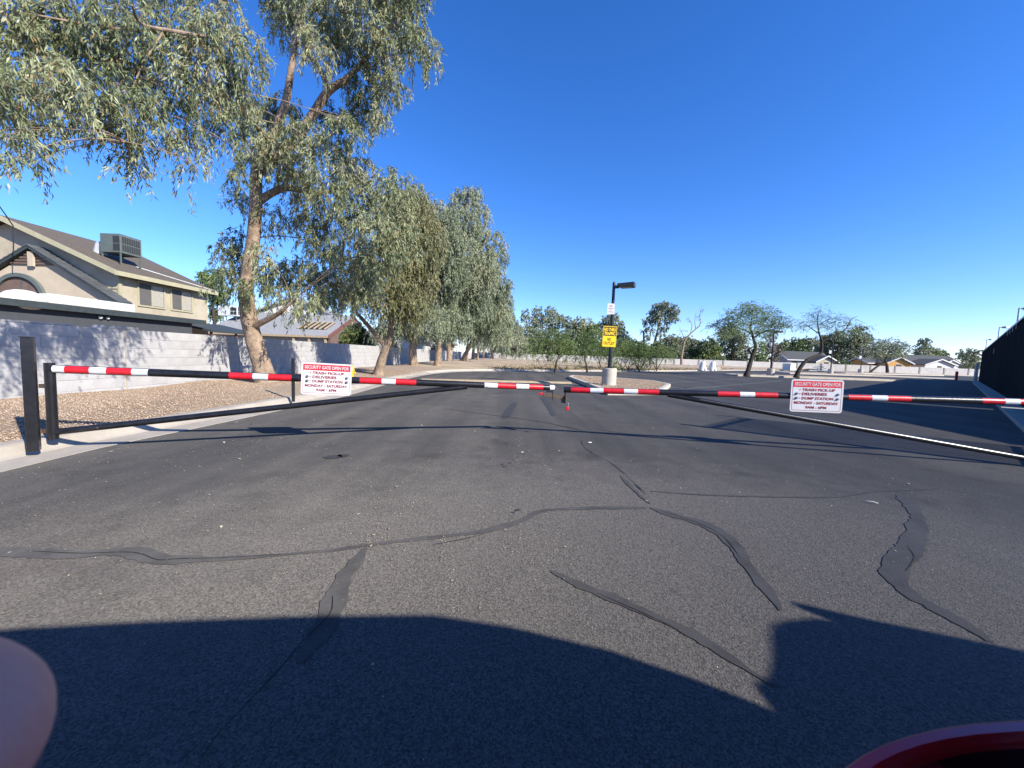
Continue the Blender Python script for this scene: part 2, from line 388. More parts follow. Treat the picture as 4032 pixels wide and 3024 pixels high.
# ------------------------------------------------------------------ foliage
def unit(a): return a / np.maximum(np.linalg.norm(a, axis=-1, keepdims=True), 1e-9)
def foliage(clumps, dens, lps, slen, ll, lw, droop, seed, flat=1.0, shell=0.45, orient=0.55):
    """drooping leaf strands hung through ellipsoid clumps; clump=(x,y,z,r)"""
    g = np.random.default_rng(seed)
    cl = np.array([c[:4] for c in clumps], float)
    ns = np.maximum(4, (dens * cl[:, 3] ** 2 / lps)).astype(int)
    idx = np.repeat(np.arange(len(cl)), ns); N = len(idx)
    hue = g.random(len(cl))[idx]
    d = unit(g.normal(size=(N, 3)))
    rad = cl[idx, 3:4] * (g.random((N, 1)) ** shell) * g.uniform(0.8, 1.15, (N, 1))
    s = cl[idx, :3] + d * rad * np.array([1, 1, flat])
    v0 = unit(d * 0.9 + g.normal(size=(N, 3)) * 0.5 + np.array([0, 0, 0.15]))
    if flat < 0.9: v0 = unit(v0 * np.array([1, 1, 0.4]))
    L = slen * g.uniform(0.5, 1.4, (N, 1))
    n = N * lps; si = np.repeat(np.arange(N), lps)
    t = g.random((n, 1)) ** 0.8
    down = np.array([0, 0, -1.0])
    p = s[si] + L[si] * (v0[si] * t * (1 - 0.4 * droop * t) + down * droop * t * t * 0.95) + g.normal(size=(n, 3)) * ll * 0.12
    tang = unit(v0[si] * (1 - 0.7 * droop * t) + down * droop * 1.9 * t)
    ld = unit(tang * 0.8 + g.normal(size=(n, 3)) * orient + down * droop * 0.9)
    wd = unit(np.cross(ld, g.normal(size=(n, 3))))
    nn = np.cross(ld, wd)
    l_ = ll * g.uniform(0.6, 1.25, (n, 1)); w_ = lw * g.uniform(0.7, 1.2, (n, 1))
    bend = nn * l_ * g.uniform(-0.16, 0.16, (n, 1))
    V = np.empty((n, 4, 3))
    V[:, 0] = p; V[:, 1] = p + ld * l_ * 0.42 + wd * w_ * 0.5 + bend
    V[:, 2] = p + ld * l_ + bend * 0.2; V[:, 3] = p + ld * l_ * 0.42 - wd * w_ * 0.5 + bend
    Fq = np.arange(n * 4).reshape(n, 4)
    rnd = np.clip(g.normal(0.42, 0.18, n) + (hue[si] - 0.5) * 0.5, 0, 1)
    rnd = np.where(g.random(n) < 0.03, 1.0, rnd)
    return V.reshape(-1, 3), Fq, rnd

def bez(a, b, c, n=7):
    a, b, c = Vector(a), Vector(b), Vector(c)
    return [a * (1 - t) ** 2 + b * 2 * t * (1 - t) + c * t * t for t in [i / (n - 1) for i in range(n)]]

def make_tree(name, label, cat, limbs, clumps, bark, leaf, fp, seed, group=None, twig_r=0.018, twigs=4, extra=None, knots=0.12):
    """limbs: list of (points, radii); clumps: (x,y,z,r); fp: foliage parameters"""
    rng = random.Random(seed)
    base = Vector(limbs[0][0][0])
    t = thing(name, label, cat, base, 0, group)
    def resample(pts, rad, k=4):
        op, orad = [], []
        for i in range(len(pts) - 1):
            a, b = Vector(pts[i]), Vector(pts[i + 1])
            pa = Vector(pts[i - 1]) if i else a; pb = Vector(pts[i + 2]) if i + 2 < len(pts) else b
            for j in range(k):
                u = j / k
                q = 0.5 * ((2 * a) + (b - pa) * u + (2 * pa - 5 * a + 4 * b - pb) * u * u + (3 * a - pa - 3 * b + pb) * u ** 3)
                op.append(q); orad.append(rad[i] + (rad[i + 1] - rad[i]) * u)
        op.append(Vector(pts[-1])); orad.append(rad[-1]); return op, orad
    mb = MB(); nodes = []
    for i, (pts, rad) in enumerate(limbs):
        op, orad = resample(pts, rad)
        if i == 0:                                   # root flare
            for k in range(min(3, len(orad))): orad[k] *= (1.35, 1.12, 1.03)[k]
            op[0] = op[0] - Vector((0, 0, 0.08))
        mb.tube(op, orad, 12 if i == 0 else 8, True, knots, rng)
        lo = 0 if i else len(op) // 3
        nodes += [(p, r) for p, r in zip(op[lo:], orad[lo:])]
    mb.build('trunk', bark, t, True, False)
    br = MB()
    for c in list(clumps) + (list(extra[0]) if extra else []):
        cc = Vector(c[:3])
        best = min(nodes, key=lambda n: (n[0] - cc).length + (0.6 * max(0, n[0].z - cc.z)))
        p0, r0 = best
        mid = (p0 + cc) * 0.5 + Vector((0, 0, (cc - p0).length * 0.12)) + Vector([rng.uniform(-.1, .1) * (cc - p0).length for _ in range(3)])
        rr = max(twig_r, min(r0 * 0.5, c[3] * 0.035))
        pts = bez(p0, mid, cc, 6)
        br.tube(pts, [rr * (1 - 0.6 * i / 5) for i in range(6)], 6, True)
        for k in range(twigs):
            q = pts[rng.choice((3, 4, 5))]
            e = cc + Vector([rng.gauss(0, 0.5) * c[3] for _ in range(3)])
            br.tube(bez(q, (q + e) / 2 + Vector((0, 0, c[3] * .15)), e, 4), [rr * .45, rr * .35, rr * .28, rr * .12], 4, False)
    br.build('branches', bark, t, True, False)
    V, Fq, rnd = foliage(clumps, seed=seed, **fp)
    fast_mesh('crown', V, Fq, rnd, leaf, t, 4, base)
    if extra:
        V, Fq, rnd = foliage(extra[0], seed=seed + 7, **extra[1]); fast_mesh('overhanging_foliage', V, Fq, rnd, leaf, t, 4, base)
    return t

def pxclumps(lst, Y, jit=0.0, seed=0):
    rng = random.Random(seed); out = []
    for q in lst:
        px, py, rp = q[:3]; y = q[3] if len(q) > 3 else Y + rng.uniform(-jit, jit)
        p = P(px, py, y); out.append((p.x, p.y, p.z, rp * y / FPX))
    return out

# ------------------------------------------------------------------ the setting: ground, road, kerbs
mb = MB(); mb.add([(-1500, -1500, -0.06), (1500, -1500, -0.06), (1500, 1500, -0.06), (-1500, 1500, -0.06)], [(0, 1, 2, 3)])
tag(mb.build('ground', 'ground'), kind='structure')
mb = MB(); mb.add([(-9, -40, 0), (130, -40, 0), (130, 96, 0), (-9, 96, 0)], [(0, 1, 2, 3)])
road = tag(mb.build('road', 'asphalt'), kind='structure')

def polyline(pts, step):
    pts = [Vector((p[0], p[1], 0.0)) for p in pts]; out = [pts[0].copy()]; acc = 0.0
    # Catmull-Rom dense then even spacing
    dense = []
    for i in range(len(pts) - 1):
        a, b = pts[i], pts[i + 1]; pa = pts[i - 1] if i else a; pb = pts[i + 2] if i + 2 < len(pts) else b
        for j in range(20):
            u = j / 20
            dense.append(0.5 * ((2 * a) + (b - pa) * u + (2 * pa - 5 * a + 4 * b - pb) * u * u + (3 * a - pa - 3 * b + pb) * u ** 3))
    dense.append(pts[-1]); last = dense[0]
    for q in dense[1:]:
        d = (q - last).length; acc += d; last = q
        if acc >= step: out.append(q.copy()); acc = 0.0
    return out
KL = polyline([(-3.9, -8), (-4.1, -2), (-4.25, 1.5), (-4.36, 3.2), (-4.42, 4.2), (-4.33, 5.2), (-4.2, 7.4), (-4.12, 9.6), (-4.35, 14), (-4.45, 18.2), (-4.15, 21.5), (-3.35, 24.2),
               (-1.1, 26.9), (3.3, 29.6), (7.7, 33.0), (12.2, 36.6), (18.3, 42.1), (29.8, 53.9), (45, 68), (64, 84.7)], 0.5)
def normals(line):
    n = []
    for i in range(len(line)):
        t = line[min(i + 1, len(line) - 1)] - line[max(i - 1, 0)]; t = Vector((t.x, t.y)).normalized()
        n.append(Vector((-t.y, t.x, 0)))
    return n
KN = normals(KL)
KSEC = [(0.0, -0.08), (0.0, 0.008), (0.27, 0.022), (0.30, 0.040), (0.37, 0.125), (0.40, 0.138), (0.53, 0.140), (0.545, 0.13), (0.545, -0.08)]
kerb = struct_root('kerb')
def sweep(line, nrm, sec, z0=0.0):
    m = MB(); k = len(sec)
    for p, n in zip(line, nrm):
        m.v += [(p.x + n.x * o, p.y + n.y * o, z0 + z) for o, z in sec]
    for i in range(len(line) - 1):
        for j in range(k - 1):
            a = i * k + j; m.f.append((a, a + k, a + k + 1, a + 1))
    m.f.append(tuple(range(k))); m.f.append(tuple(range((len(line) - 1) * k, len(line) * k))[::-1])
    return m
i = 0
while i < len(KL) - 1:
    j = min(i + 6, len(KL) - 1)
    ln = [q.copy() for q in KL[i:j + 1]]
    t = (ln[-1] - ln[-2]).normalized(); ln[-1] = ln[-1] - t * 0.012
    sweep(ln, KN[i:j + 1], KSEC).build('kerb_section', 'kerb', kerb)
    i = j

# planted strip between the kerb and the block wall, then the open dirt field to the far wall
WALLX = -8.2; FARY = 88.0
rng = random.Random(5)
def hnoise(x, y): return 0.03 * math.sin(1.3 * x + 0.7 * y) * math.cos(0.9 * y - 0.4 * x) + 0.02 * math.sin(3.1 * x + 1.9 * y + 1)
def bed_z(x, y, u):
    ramp_ = min(1, max(0, (y - 15) / 20))
    return 0.125 + min(1, u * 4) * (0.03 + hnoise(x, y)) + math.sin(math.pi * min(1, u)) * (0.05 + 0.16 * ramp_) + u * 0.1 * ramp_
def strip(name, i0, i1, outer, m, nu=14):
    mb_ = MB()
    idx = list(range(i0, i1 + 1))
    for i_ in idx:
        a = KL[i_] + KN[i_] * 0.52; b = outer(KL[i_], KN[i_])
        for k in range(nu + 1):
            u = k / nu; x = a.x + (b.x - a.x) * u; y = a.y + (b.y - a.y) * u
            mb_.v.append((x, y, bed_z(x, y, u)))
    for r_ in range(len(idx) - 1):
        for k in range(nu):
            a = r_ * (nu + 1) + k; mb_.f.append((a, a + nu + 1, a + nu + 2, a + 1))
    return tag(mb_.build(name, m, None, True), kind='structure')
iA = max(i for i, p in enumerate(KL) if p.y < 24.0 and p.x < -3)
strip('gravel_bed', 0, iA, lambda p, n: Vector((WALLX - 0.3, p.y, 0)), 'gravel')
y0A = KL[iA].y
def outer_field(p, n):
    # fan from the wall corner round to the far wall
    f = (p.y - y0A) / (84.7 - y0A)
    if f < 0.12: return Vector((WALLX - 0.3, y0A + (FARY + .3 - y0A) * f / 0.12, 0))
    return Vector((WALLX - .3 + (70 - WALLX) * (f - 0.12) / 0.88, FARY + .3, 0))
strip('dirt_field', iA, len(KL) - 1, outer_field, 'dirt', 26)
mb = MB(); mb.box(64.2, 84.0, -0.05, 112, FARY + 0.3, 0.14); tag(mb.build('verge', 'dirt'), kind='structure')
mb = MB(); mb.box(64.2, 83.5, -0.05, 112, 83.998, 0.15); tag(mb.build('far_kerb', 'kerb_far'), kind='structure')

# gravel stones on the near strip
def stones(name, pts, smin, smax, seed, m='stone', parent=None):
    g = np.random.default_rng(seed); n = len(pts)
    oc = np.array([(1, 0, 0), (-1, 0, 0), (0, 1, 0), (0, -1, 0), (0, 0, 1), (0, 0, -1)], float)
    fc = np.array([(0, 2, 4), (2, 1, 4), (1, 3, 4), (3, 0, 4), (2, 0, 5), (1, 2, 5), (3, 1, 5), (0, 3, 5)])
    s = g.uniform(smin, smax, (n, 1, 1)) * (g.uniform(0.55, 1.3, (n, 6, 1)))
    V = oc[None] * s * np.array([1, 1, 0.7])
    a = g.uniform(0, 6.28, n); ca, sa = np.cos(a), np.sin(a)
    x = V[..., 0] * ca[:, None] - V[..., 1] * sa[:, None]; y = V[..., 0] * sa[:, None] + V[..., 1] * ca[:, None]
    V = np.stack([x, y, V[..., 2]], -1) + np.array(pts)[:, None, :]
    Fq = (fc[None] + 6 * np.arange(n)[:, None, None]).reshape(-1, 3)
    return fast_mesh(name, V.reshape(-1, 3), Fq, np.repeat(g.random(n), 8), m, parent, 3)
pts = []
for _ in range(60000):
    y = 2.2 + 17 * (rng.random() ** 1.5)
    i_ = min(range(0, iA), key=lambda k: abs(KL[k].y - y)) if False else int(min(iA, max(0, (y + 8) / 0.5)))
    i_ = min(i_, iA)
    a = KL[i_] + KN[i_] * 0.55; u = rng.random()
    x = a.x + (WALLX + 0.05 - a.x) * u; yy = y
    uu = (a.x - x) / (a.x - (WALLX - 0.3)); pts.append((x, yy, bed_z(x, yy, uu) + 0.004))
tag(stones('gravel_stones', pts, 0.006, 0.015, 3), 'loose tan and brown gravel spread over the strip below the block wall', 'gravel', kind='stuff')

# dry grass in the field beyond the far kerb
g = np.random.default_rng(11)
gp = []
for _ in range(9000):
    k = g.integers(iA + 8, len(KL) - 1); d = 0.8 + 14 * g.random() ** 1.6
    p = KL[k] + KN[k] * d + Vector((g.normal() * .3, g.normal() * .3, 0))
    gp.append((p.x, p.y, 0.13 + 0.1 * min(1, d / 8)))
gp = np.array(gp); n = len(gp); aa = g.uniform(0, 6.28, n); hh = g.uniform(0.03, 0.12, n)
V = np.empty((n, 3, 3)); wv = np.stack([np.cos(aa), np.sin(aa), 0 * aa], -1) * 0.09
V[:, 0] = gp - wv; V[:, 1] = gp + wv; V[:, 2] = gp + np.stack([g.normal(0, .06, n), g.normal(0, .06, n), hh], -1)
tag(fast_mesh('dry_grass', V.reshape(-1, 3), np.arange(n * 3).reshape(n, 3), g.random(n), 'grass', None, 3),
    'thin dry yellow grass on the dirt beyond the kerb', 'grass', kind='stuff')

# ------------------------------------------------------------------ crack repairs, cracks and paint on the road
def ribbon(px, w0, z, name, m, seed=0, wob=0.25, parent=None, two=None):
    """strip on the road along photo pixels; w0 in metres (or list)"""
    rg = random.Random(seed)
    pts = polyline([G(*q) for q in px], 0.03)
    nr = normals(pts); mb_ = MB(); n = len(pts)
    wl = rw = 1.0
    for i_, (p, q) in enumerate(zip(pts, nr)):
        ww = w0 if not isinstance(w0, (list, tuple)) else w0[0] + (w0[-1] - w0[0]) * i_ / max(1, n - 1)
        wl = max(0.35, min(1.5, wl + rg.uniform(-wob, wob) * 0.5)); rw = max(0.35, min(1.5, rw + rg.uniform(-wob, wob) * 0.5))
        e = min(1, 0.3 + i_ / 6, 0.3 + (n - 1 - i_) / 6); jl, jr = rg.uniform(.82, 1.18), rg.uniform(.82, 1.18)
        mb_.v += [(p.x + q.x * ww * wl * .5 * e * jl, p.y + q.y * ww * wl * .5 * e * jl, z), (p.x - q.x * ww * rw * .5 * e * jr, p.y - q.y * ww * rw * .5 * e * jr, z)]
    for i_ in range(n - 1): mb_.f.append((2 * i_, 2 * i_ + 1, 2 * i_ + 3, 2 * i_ + 2))
    return mb_.build(name, m, parent)
seals = [([(-60, 2165), (170, 2180), (330, 2180), (500, 2170), (640, 2205), (800, 2205), (1000, 2195), (1180, 2180), (1340, 2165), (1480, 2145), (1640, 2125), (1900, 2095), (2050, 2055), (2130, 2015), (2250, 2005), (2420, 2003), (2560, 2000)], 0.085),
         ([(2560, 1985), (2500, 1935), (2440, 1870)], 0.05),
         ([(2560, 2000), (2650, 2030), (2760, 2060), (2850, 2110), (2930, 2210), (3010, 2310), (3060, 2380), (3080, 2420)], 0.085),
         ([(1440, 2160), (1400, 2210), (1350, 2270), (1310, 2350), (1290, 2420), (1240, 2520), (1170, 2620)], 0.10),
         ([(2170, 2250), (2300, 2315), (2500, 2400), (2700, 2490), (2850, 2580), (2960, 2650), (3080, 2720)], 0.085),
         ([(3540, 1950), (3590, 2000), (3620, 2070), (3600, 2140), (3560, 2200), (3530, 2270), (3580, 2330), (3680, 2390), (3800, 2460), (3900, 2530)], 0.11),
         ([(2560, 1935), (2800, 1950), (3100, 1958), (3300, 1955), (3450, 1935), (3700, 1925)], 0.035),
         ([(2960, 2310), (2700, 2100), ], 0.0)]
for k, (px, w_) in enumerate(seals):
    if w_: ribbon(px, w_ * .85, 0.004, 'crack_seal', 'seal', k, 0.35, road)
cracks = [([(2290, 1735), (2300, 1760), (2340, 1790), (2400, 1820), (2440, 1850), (2500, 1905), (2545, 1950)], 0.011),
          ([(1310, 2350), (1300, 2420), (1200, 2520), (1100, 2640), (960, 2790), (840, 2920), (790, 3010)], 0.008),
          ([(100, 2172), (300, 2182), (520, 2178), (620, 2208), (700, 2204), (900, 2198), (1150, 2183)], 0.005), ([(2620, 2020), (2750, 2062), (2850, 2118), (2920, 2205)], 0.005), ([(2350, 2338), (2520, 2412), (2700, 2494)], 0.004), ([(1700, 2148), (1850, 2120), (1990, 2080)], 0.006),
          ([(3570, 2150), (3600, 2200), (3560, 2260)], 0.008),
          ([(2310, 1700), (2120, 1660), (1900, 1630), (1740, 1608)], 0.02), ([(2520, 1720), (2480, 1710), (2330, 1688)], 0.012),
          ([(3120, 2790), (3160, 2810), (3190, 2830)], 0.008)]
for k, (px, w_) in enumerate(cracks): ribbon(px, w_, 0.0065, 'crack', 'crack', 20 + k, 0.8, road)
ribbon([(2132, 1564), (2160, 1600), (2180, 1640)], 0.12, 0.0035, 'tyre_mark', 'tyremark', 40, 0.1, road)
ribbon([(2030, 1585), (2005, 1620), (1985, 1650)], 0.15, 0.0035, 'tyre_mark', 'tyremark', 41, 0.1, road)
for k, (px, py, r_) in enumerate([(1985, 1838, .022), (1978, 1829, .016), (2008, 1823, .02), (2022, 1812, .014), (2040, 1800, .016), (2062, 1790, .014), (2078, 1780, .012), (2040, 2008, .022), (2022, 2020, .014), (2030, 2013, .012), (1312, 1800, .10), (1350, 1795, .07)]):
    c_ = G(px, py); rg_ = random.Random(k); m_ = MB()
    m_.add([(c_.x + r_ * rg_.uniform(.7, 1.2) * math.cos(a_ * .628), c_.y + r_ * rg_.uniform(.6, 1.1) * math.sin(a_ * .628), .0045) for a_ in range(10)], [tuple(range(10))]); m_.build('oil_spot', 'tyremark', road)
lines = [((2571, 1511), (2697, 1532)), ((2575, 1509), (3020, 1488)), ((2700, 1532), (3080, 1500)), ((3240, 1500), (3560, 1492)), ((2860, 1480), (2960, 1483)), ((2480, 1516), (2600, 1530))]
for k, (a, b) in enumerate(lines):
    a, b = G(*a), G(*b); t = (b - a).normalized(); nrm = Vector((-t.y, t.x, 0)) * 0.05
    m_ = MB(); m_.add([v + Vector((0, 0, 0.004)) for v in (a - nrm, b - nrm, b + nrm, a + nrm)], [(0, 1, 2, 3)]); m_.build('painted_line', 'line', road)

# leaf litter and grit on the road
n = 4200; V = np.empty((n, 4, 3)); g = np.random.default_rng(8)
xs = -4.2 + 9 * g.random(n) ** 1.7; ys = 1.0 + 9 * g.random(n) ** 1.4
_st = [((905, 2430), (1700, 1810), .03), ((1800, 2430), (1742, 2110), .02), ((1440, 2150), (1640, 1960), .04), ((2050, 1830), (2060, 1600), .06), ((2060, 2130), (2180, 2210), .14), ((1450, 2140), (1600, 2170), .12), ((100, 2380), (330, 2440), .35), ((1180, 1740), (800, 1790), .3), ((1600, 2300), (1000, 1900), .3), ((600, 1800), (200, 2300), .5), ((1500, 2400), (2400, 2300), .4)]
for k_ in range(1500):
    a_, b_, w2 = _st[k_ % len(_st)]; u_ = g.random(); q_ = G(a_[0] + (b_[0] - a_[0]) * u_, a_[1] + (b_[1] - a_[1]) * u_)
    xs[k_] = q_.x + g.normal() * w2; ys[k_] = q_.y + g.normal() * w2
big_ = g.random(n) < 0.03
L = np.where(big_, g.uniform(0.009, 0.02, n), g.uniform(0.003, 0.008, n)) * np.clip(ys / 3.0, 0.45, 1.2); Wd = L * g.uniform(0.2, 0.6, n)
aa = g.uniform(0, 6.28, n); d1 = np.stack([np.cos(aa), np.sin(aa), g.normal(0, .15, n)], -1); d2 = np.stack([-np.sin(aa), np.cos(aa), g.normal(0, .15, n)], -1)
c0 = np.stack([xs, ys, np.full(n, 0.008)], -1)
V[:, 0] = c0 - d1 * L[:, None]; V[:, 1] = c0 + d2 * Wd[:, None]; V[:, 2] = c0 + d1 * L[:, None]; V[:, 3] = c0 - d2 * Wd[:, None]
tag(fast_mesh('leaf_litter', V.reshape(-1, 3), np.arange(n * 4).reshape(n, 4), g.random(n), 'litter'),
    'scattered pale leaf bits and grit on the asphalt', 'litter', kind='stuff')
# a curled strip of bark lying on the road and a bit of foil
a = G(3408, 1978); b = G(3458, 1988)
m_ = MB(); m_.tube([a + Vector((0, 0, .012)), (a + b) / 2 + Vector((0, -.01, .018)), b + Vector((0, 0, .012))], [.004, .007, .004], 6)
tag(m_.build('bark_strip', 'drygreen', None, True), 'pale curled strip of bark lying on the asphalt', 'bark')
a = G(2322, 1745); m_ = MB(); m_.ball((a.x, a.y, .010), .03, 8, 4, (1, .5, .3)); tag(m_.build('paper_scrap', 'white', None, True), 'small white paper scrap on the asphalt beside a crack', 'scrap')

# speed bump
a, b = G(1660, 1497), G(2244, 1509)
t = (b - a).normalized(); nr = Vector((-t.y, t.x, 0))
sec = [(-.32, -.01), (-.30, .008), (-.18, .05), (0, .07), (.18, .05), (.30, .008), (.32, -.01)]
ln = [a + (b - a) * k / 12 for k in range(13)]
sb = sweep(ln, [nr] * 13, sec); tag(sb.build('speed_bump', 'bump', None, True), 'low faded yellow speed bump across the lane behind the gate', 'speed bump')

# ------------------------------------------------------------------ parking islands
def island(poly, name='parking_island', fill='gravel', kw=0.17, h=0.14, stony=0):
    c = sum((Vector(p) for p in poly), Vector()) / len(poly); c.z = 0
    r = struct_root(name); r.location = c
    pl = [Vector(p) for p in poly]; n = len(pl)
    area = sum(pl[i].x * pl[(i + 1) % n].y - pl[(i + 1) % n].x * pl[i].y for i in range(n))
    if area < 0: pl.reverse()
    inn = []
    for i in range(n):
        a = (pl[i] - pl[i - 1]).normalized(); b = (pl[(i + 1) % n] - pl[i]).normalized()
        na, nb = Vector((-a.y, a.x, 0)), Vector((-b.y, b.x, 0)); m2 = (na + nb).normalized()
        inn.append(pl[i] + m2 * kw / max(0.35, m2.dot(na)))
    for i in range(n):
        j = (i + 1) % n; q = MB()
        q.prism([(pl[i].x, pl[i].y, -.05), (pl[j].x, pl[j].y, -.05), (inn[j].x, inn[j].y, -.05), (inn[i].x, inn[i].y, -.05)], (0, 0, h + .05))
        q.build('kerb_section', 'kerb_far', r, False, False, 0.015)
    if stony:
        g_ = np.random.default_rng(4); xs_ = [p.x for p in inn]; ys_ = [p.y for p in inn]; pp = []
        while len(pp) < stony:
            x, y = g_.uniform(min(xs_), max(xs_)), g_.uniform(min(ys_), max(ys_)); ins = False
            for i in range(n):
                a, b = inn[i], inn[i - 1]
                if (a.y > y) != (b.y > y) and x < (b.x - a.x) * (y - a.y) / (b.y - a.y) + a.x: ins = not ins
            if ins: pp.append((x - c.x, y - c.y, h - .015))
        tag(stones('gravel_stones', pp, .012, .03, 9, 'stone', r), kind='stuff')
    q = MB(); q.prism([(p.x, p.y, -.04) for p in inn], (0, 0, h - .02 + .04)); q.build('gravel_fill', fill, r, False, False)
    return r
island([G(*q) for q in [(2237, 1491), (2252, 1486.5), (2420, 1496), (2571, 1508), (2640, 1524), (2600, 1556), (2392, 1556)]], stony=6000)
a, b = G(2925, 1481), G(3400, 1492); d = Vector((0.35, 1.0, 0)) * 1.6
island([a + Vector((-1.2, .8, 0)), G(2905, 1481), G(3140, 1489), Vector((33.5, 33.5, 0)), Vector((35, 35.5, 0)), Vector((22, 37.2, 0))])
island([G(3110, 1472), G(3270, 1477), G(3432, 1482), Vector((57, 49.5, 0)), Vector((52, 58.5, 0)), Vector((38, 58, 0))])
island([G(3330, 1470.5), G(3400, 1473), G(3515, 1475.5), Vector((84, 75, 0)), Vector((80, 82.5, 0)), Vector((64, 81, 0))])

# ------------------------------------------------------------------ long painted block wall on the left
wall = thing('block_wall', 'long pale grey painted concrete block wall beside the gravel strip and trees', 'wall', (WALLX, 3.0, 0))
BH, BL, BT = 0.2032, 0.4064, 0.2
ZT = 1.42; NC = 8; ZB = ZT - NC * BH
YE = FARY
m_ = MB(); m_.box(WALLX - BT + .006, 1.0, ZB - .3, WALLX - .006, YE, ZT - .004); m_.build('mortar_core', 'mortar', wall, False, False)
bm0 = MB(); bm0.box(-BT, .005, .005, 0, BL - .005, BH - .005)
proto = bm0.build('block', 'block', wall, False, True, 0.004); bme = proto.data
blocks = []
for c in range(NC):
    y = 1.0 - (BL / 2 if c % 2 else 0)
    while y < YE - BL:
        blocks.append((c, y)); y += BL
near = sorted([b for b in blocks if 5.2 <= b[1] and b[0] >= 1], key=lambda b: b[1])[:300]
nset = set(near); first = True
for c, y in near:
    o = proto if first else proto.copy()
    if not first: COL.objects.link(o)
    first = False
    o.location = (rng.uniform(-.002, .002), y - 3.0, ZB + c * BH)
m_ = MB()
for c, y in blocks:
    if (c, y) in nset: continue
    j = rng.uniform(-.002, .002); m_.box(WALLX - BT + j, y + .005, ZB + c * BH + .005, WALLX + j, y + BL - .005, ZB + (c + 1) * BH - .005)
tag(m_.build('block_courses', 'block', wall, False, False), kind='stuff')
for y in [8.15, 11.55, 14.9, 18.2, 21.5, 24.8, 28, 31.4, 34.8]:
    m_ = MB(); m_.box(WALLX - .01, y - .009, ZB, WALLX + .005, y + .009, ZT + .002); m_.build('control_joint', 'tan_joint', wall, False, False)
for y in [28, 36, 44, 52, 60, 68, 76]:
    m_ = MB(); m_.box(WALLX - .3, y - .2, ZB - .2, WALLX + .03, y + .2, ZT + .06); m_.build('pilaster', 'block', wall, False, False)
m_ = MB(); m_.box(WALLX - .2, 7.7, ZT, WALLX, 8.45, ZT + .055); m_.build('cap_block', 'block', wall, False, False)
m_ = MB(); m_.box(WALLX - .2, 6.2, ZT, WALLX, 7.2, ZT + .03); m_.build('cap_block', 'mortar', wall, False, False)

# far wall of panels and posts
fw = thing('panel_wall', 'low pale grey panel wall with posts along the far side of the field', 'wall', (0, FARY, 0))
xx = WALLX + 0.2; k = 0
while xx < 106:
    m_ = MB(); m_.box(xx + .16, FARY, 0.1, xx + 5.44, FARY + .15, 1.62 + rng.uniform(-.012, .012)); m_.build('wall_panel', 'block_far', fw, False, False)
    m_ = MB(); m_.box(xx - .158, FARY - .06, 0.05, xx + .158, FARY + .2, 1.69); m_.build('wall_post', 'joint_dark', fw, False, False)
    xx += 5.6; k += 1

# ------------------------------------------------------------------ the swing gate: two leaves
def at_px(p0, p1, px):
    lo, hi = 0.0, 1.15
    inc = proj(p0 + (p1 - p0))[0] > proj(p0)[0]
    for _ in range(40):
        m_ = (lo + hi) / 2
        if (proj(p0 + (p1 - p0) * m_)[0] < px) == inc: lo = m_
        else: hi = m_
    return lo
def shell(p0, p1, r, a0, a1, axis_front, seg=8):
    """arc of a cylinder skin between p0 and p1, centred on the front direction"""
    t = (p1 - p0).normalized(); f = (axis_front - t * axis_front.dot(t)).normalized(); u = t.cross(f)
    m_ = MB(); vs = []
    for p in (p0, p1):
        for k in range(seg + 1):
            th = a0 + (a1 - a0) * k / seg; vs.append(p + (f * math.cos(th) + u * math.sin(th)) * r)
    n_ = seg + 1
    return m_.add(vs, [(k, k + 1, n_ + k + 1, n_ + k) for k in range(seg)])

LH = Vector((-4.655, 3.86, 0.14)); LE = Vector((0.60, 5.42, 0.0))
def z_px(px, py, p):                                   # height of the ray at depth of p
    return P(px, py, p.y).z
lt0 = Vector((LH.x, LH.y, P(195, 1452, LH.y).z)); lt1 = Vector((LE.x, LE.y, P(2192, 1527, LE.y).z))
RE = Vector((0.735, 5.43, 0.0)); RH = Vector((6.48, 4.63, 0.10))
rt0 = Vector((RE.x, RE.y, P(2240, 1535, RE.y).z)); q = P(3900, 1577, 4.72); rt1 = Vector((RH.x, RH.y, q.z + 0.005))
BR, DR = 0.0415, 0.033

def gate_leaf(label, hinge, t_h, t_e, joint_px, zlow, tapes, rdiag):
    root = thing('gate_leaf', label, 'gate', hinge)
    d = (t_e - t_h).normalized(); front = Vector((d.y, -d.x, 0)); front = front if front.y < 0 else -front
    m_ = MB(); m_.tube([Vector((hinge.x, hinge.y, hinge.z)), Vector((hinge.x, hinge.y, t_h.z + .06))], .041, 20); m_.build('hinge_pipe', 'black', root, True, False)
    m_ = MB(); m_.tube([t_h, t_h + (t_e - t_h) * .33, t_h + (t_e - t_h) * .66, t_e], BR, 20); m_.build('top_bar', 'black', root, True, False)
    tj = at_px(t_h, t_e, joint_px); jp = t_h + (t_e - t_h) * tj - Vector((0, 0, .03))
    m_ = MB(); m_.tube([Vector((hinge.x, hinge.y, zlow)) + d * .03, jp], rdiag, 16); m_.build('diagonal_brace', 'black', root, True, False)
    m_ = MB(); rg = random.Random(3)                       # weld bead where the brace meets the bar
    bd = (jp - Vector((hinge.x, hinge.y, zlow))).normalized()
    m_.tube([jp - bd * (.42 - .04 * k) + front * .030 + Vector((0, 0, .02)) for k in range(10)], [.007 + rg.uniform(-.002, .003) for _ in range(10)], 6)
    m_.build('weld_bead', 'black', root, True, False)
    for x0, x1, c in tapes:
        a = t_h + (t_e - t_h) * at_px(t_h, t_e, x0); b = t_h + (t_e - t_h) * at_px(t_h, t_e, x1)
        shell(a, b, BR + .0012, -1.0, .78, front).build('reflective_tape', 'tape_r' if c == 'r' else 'tape_w', root, True, False)
    return root, d, front
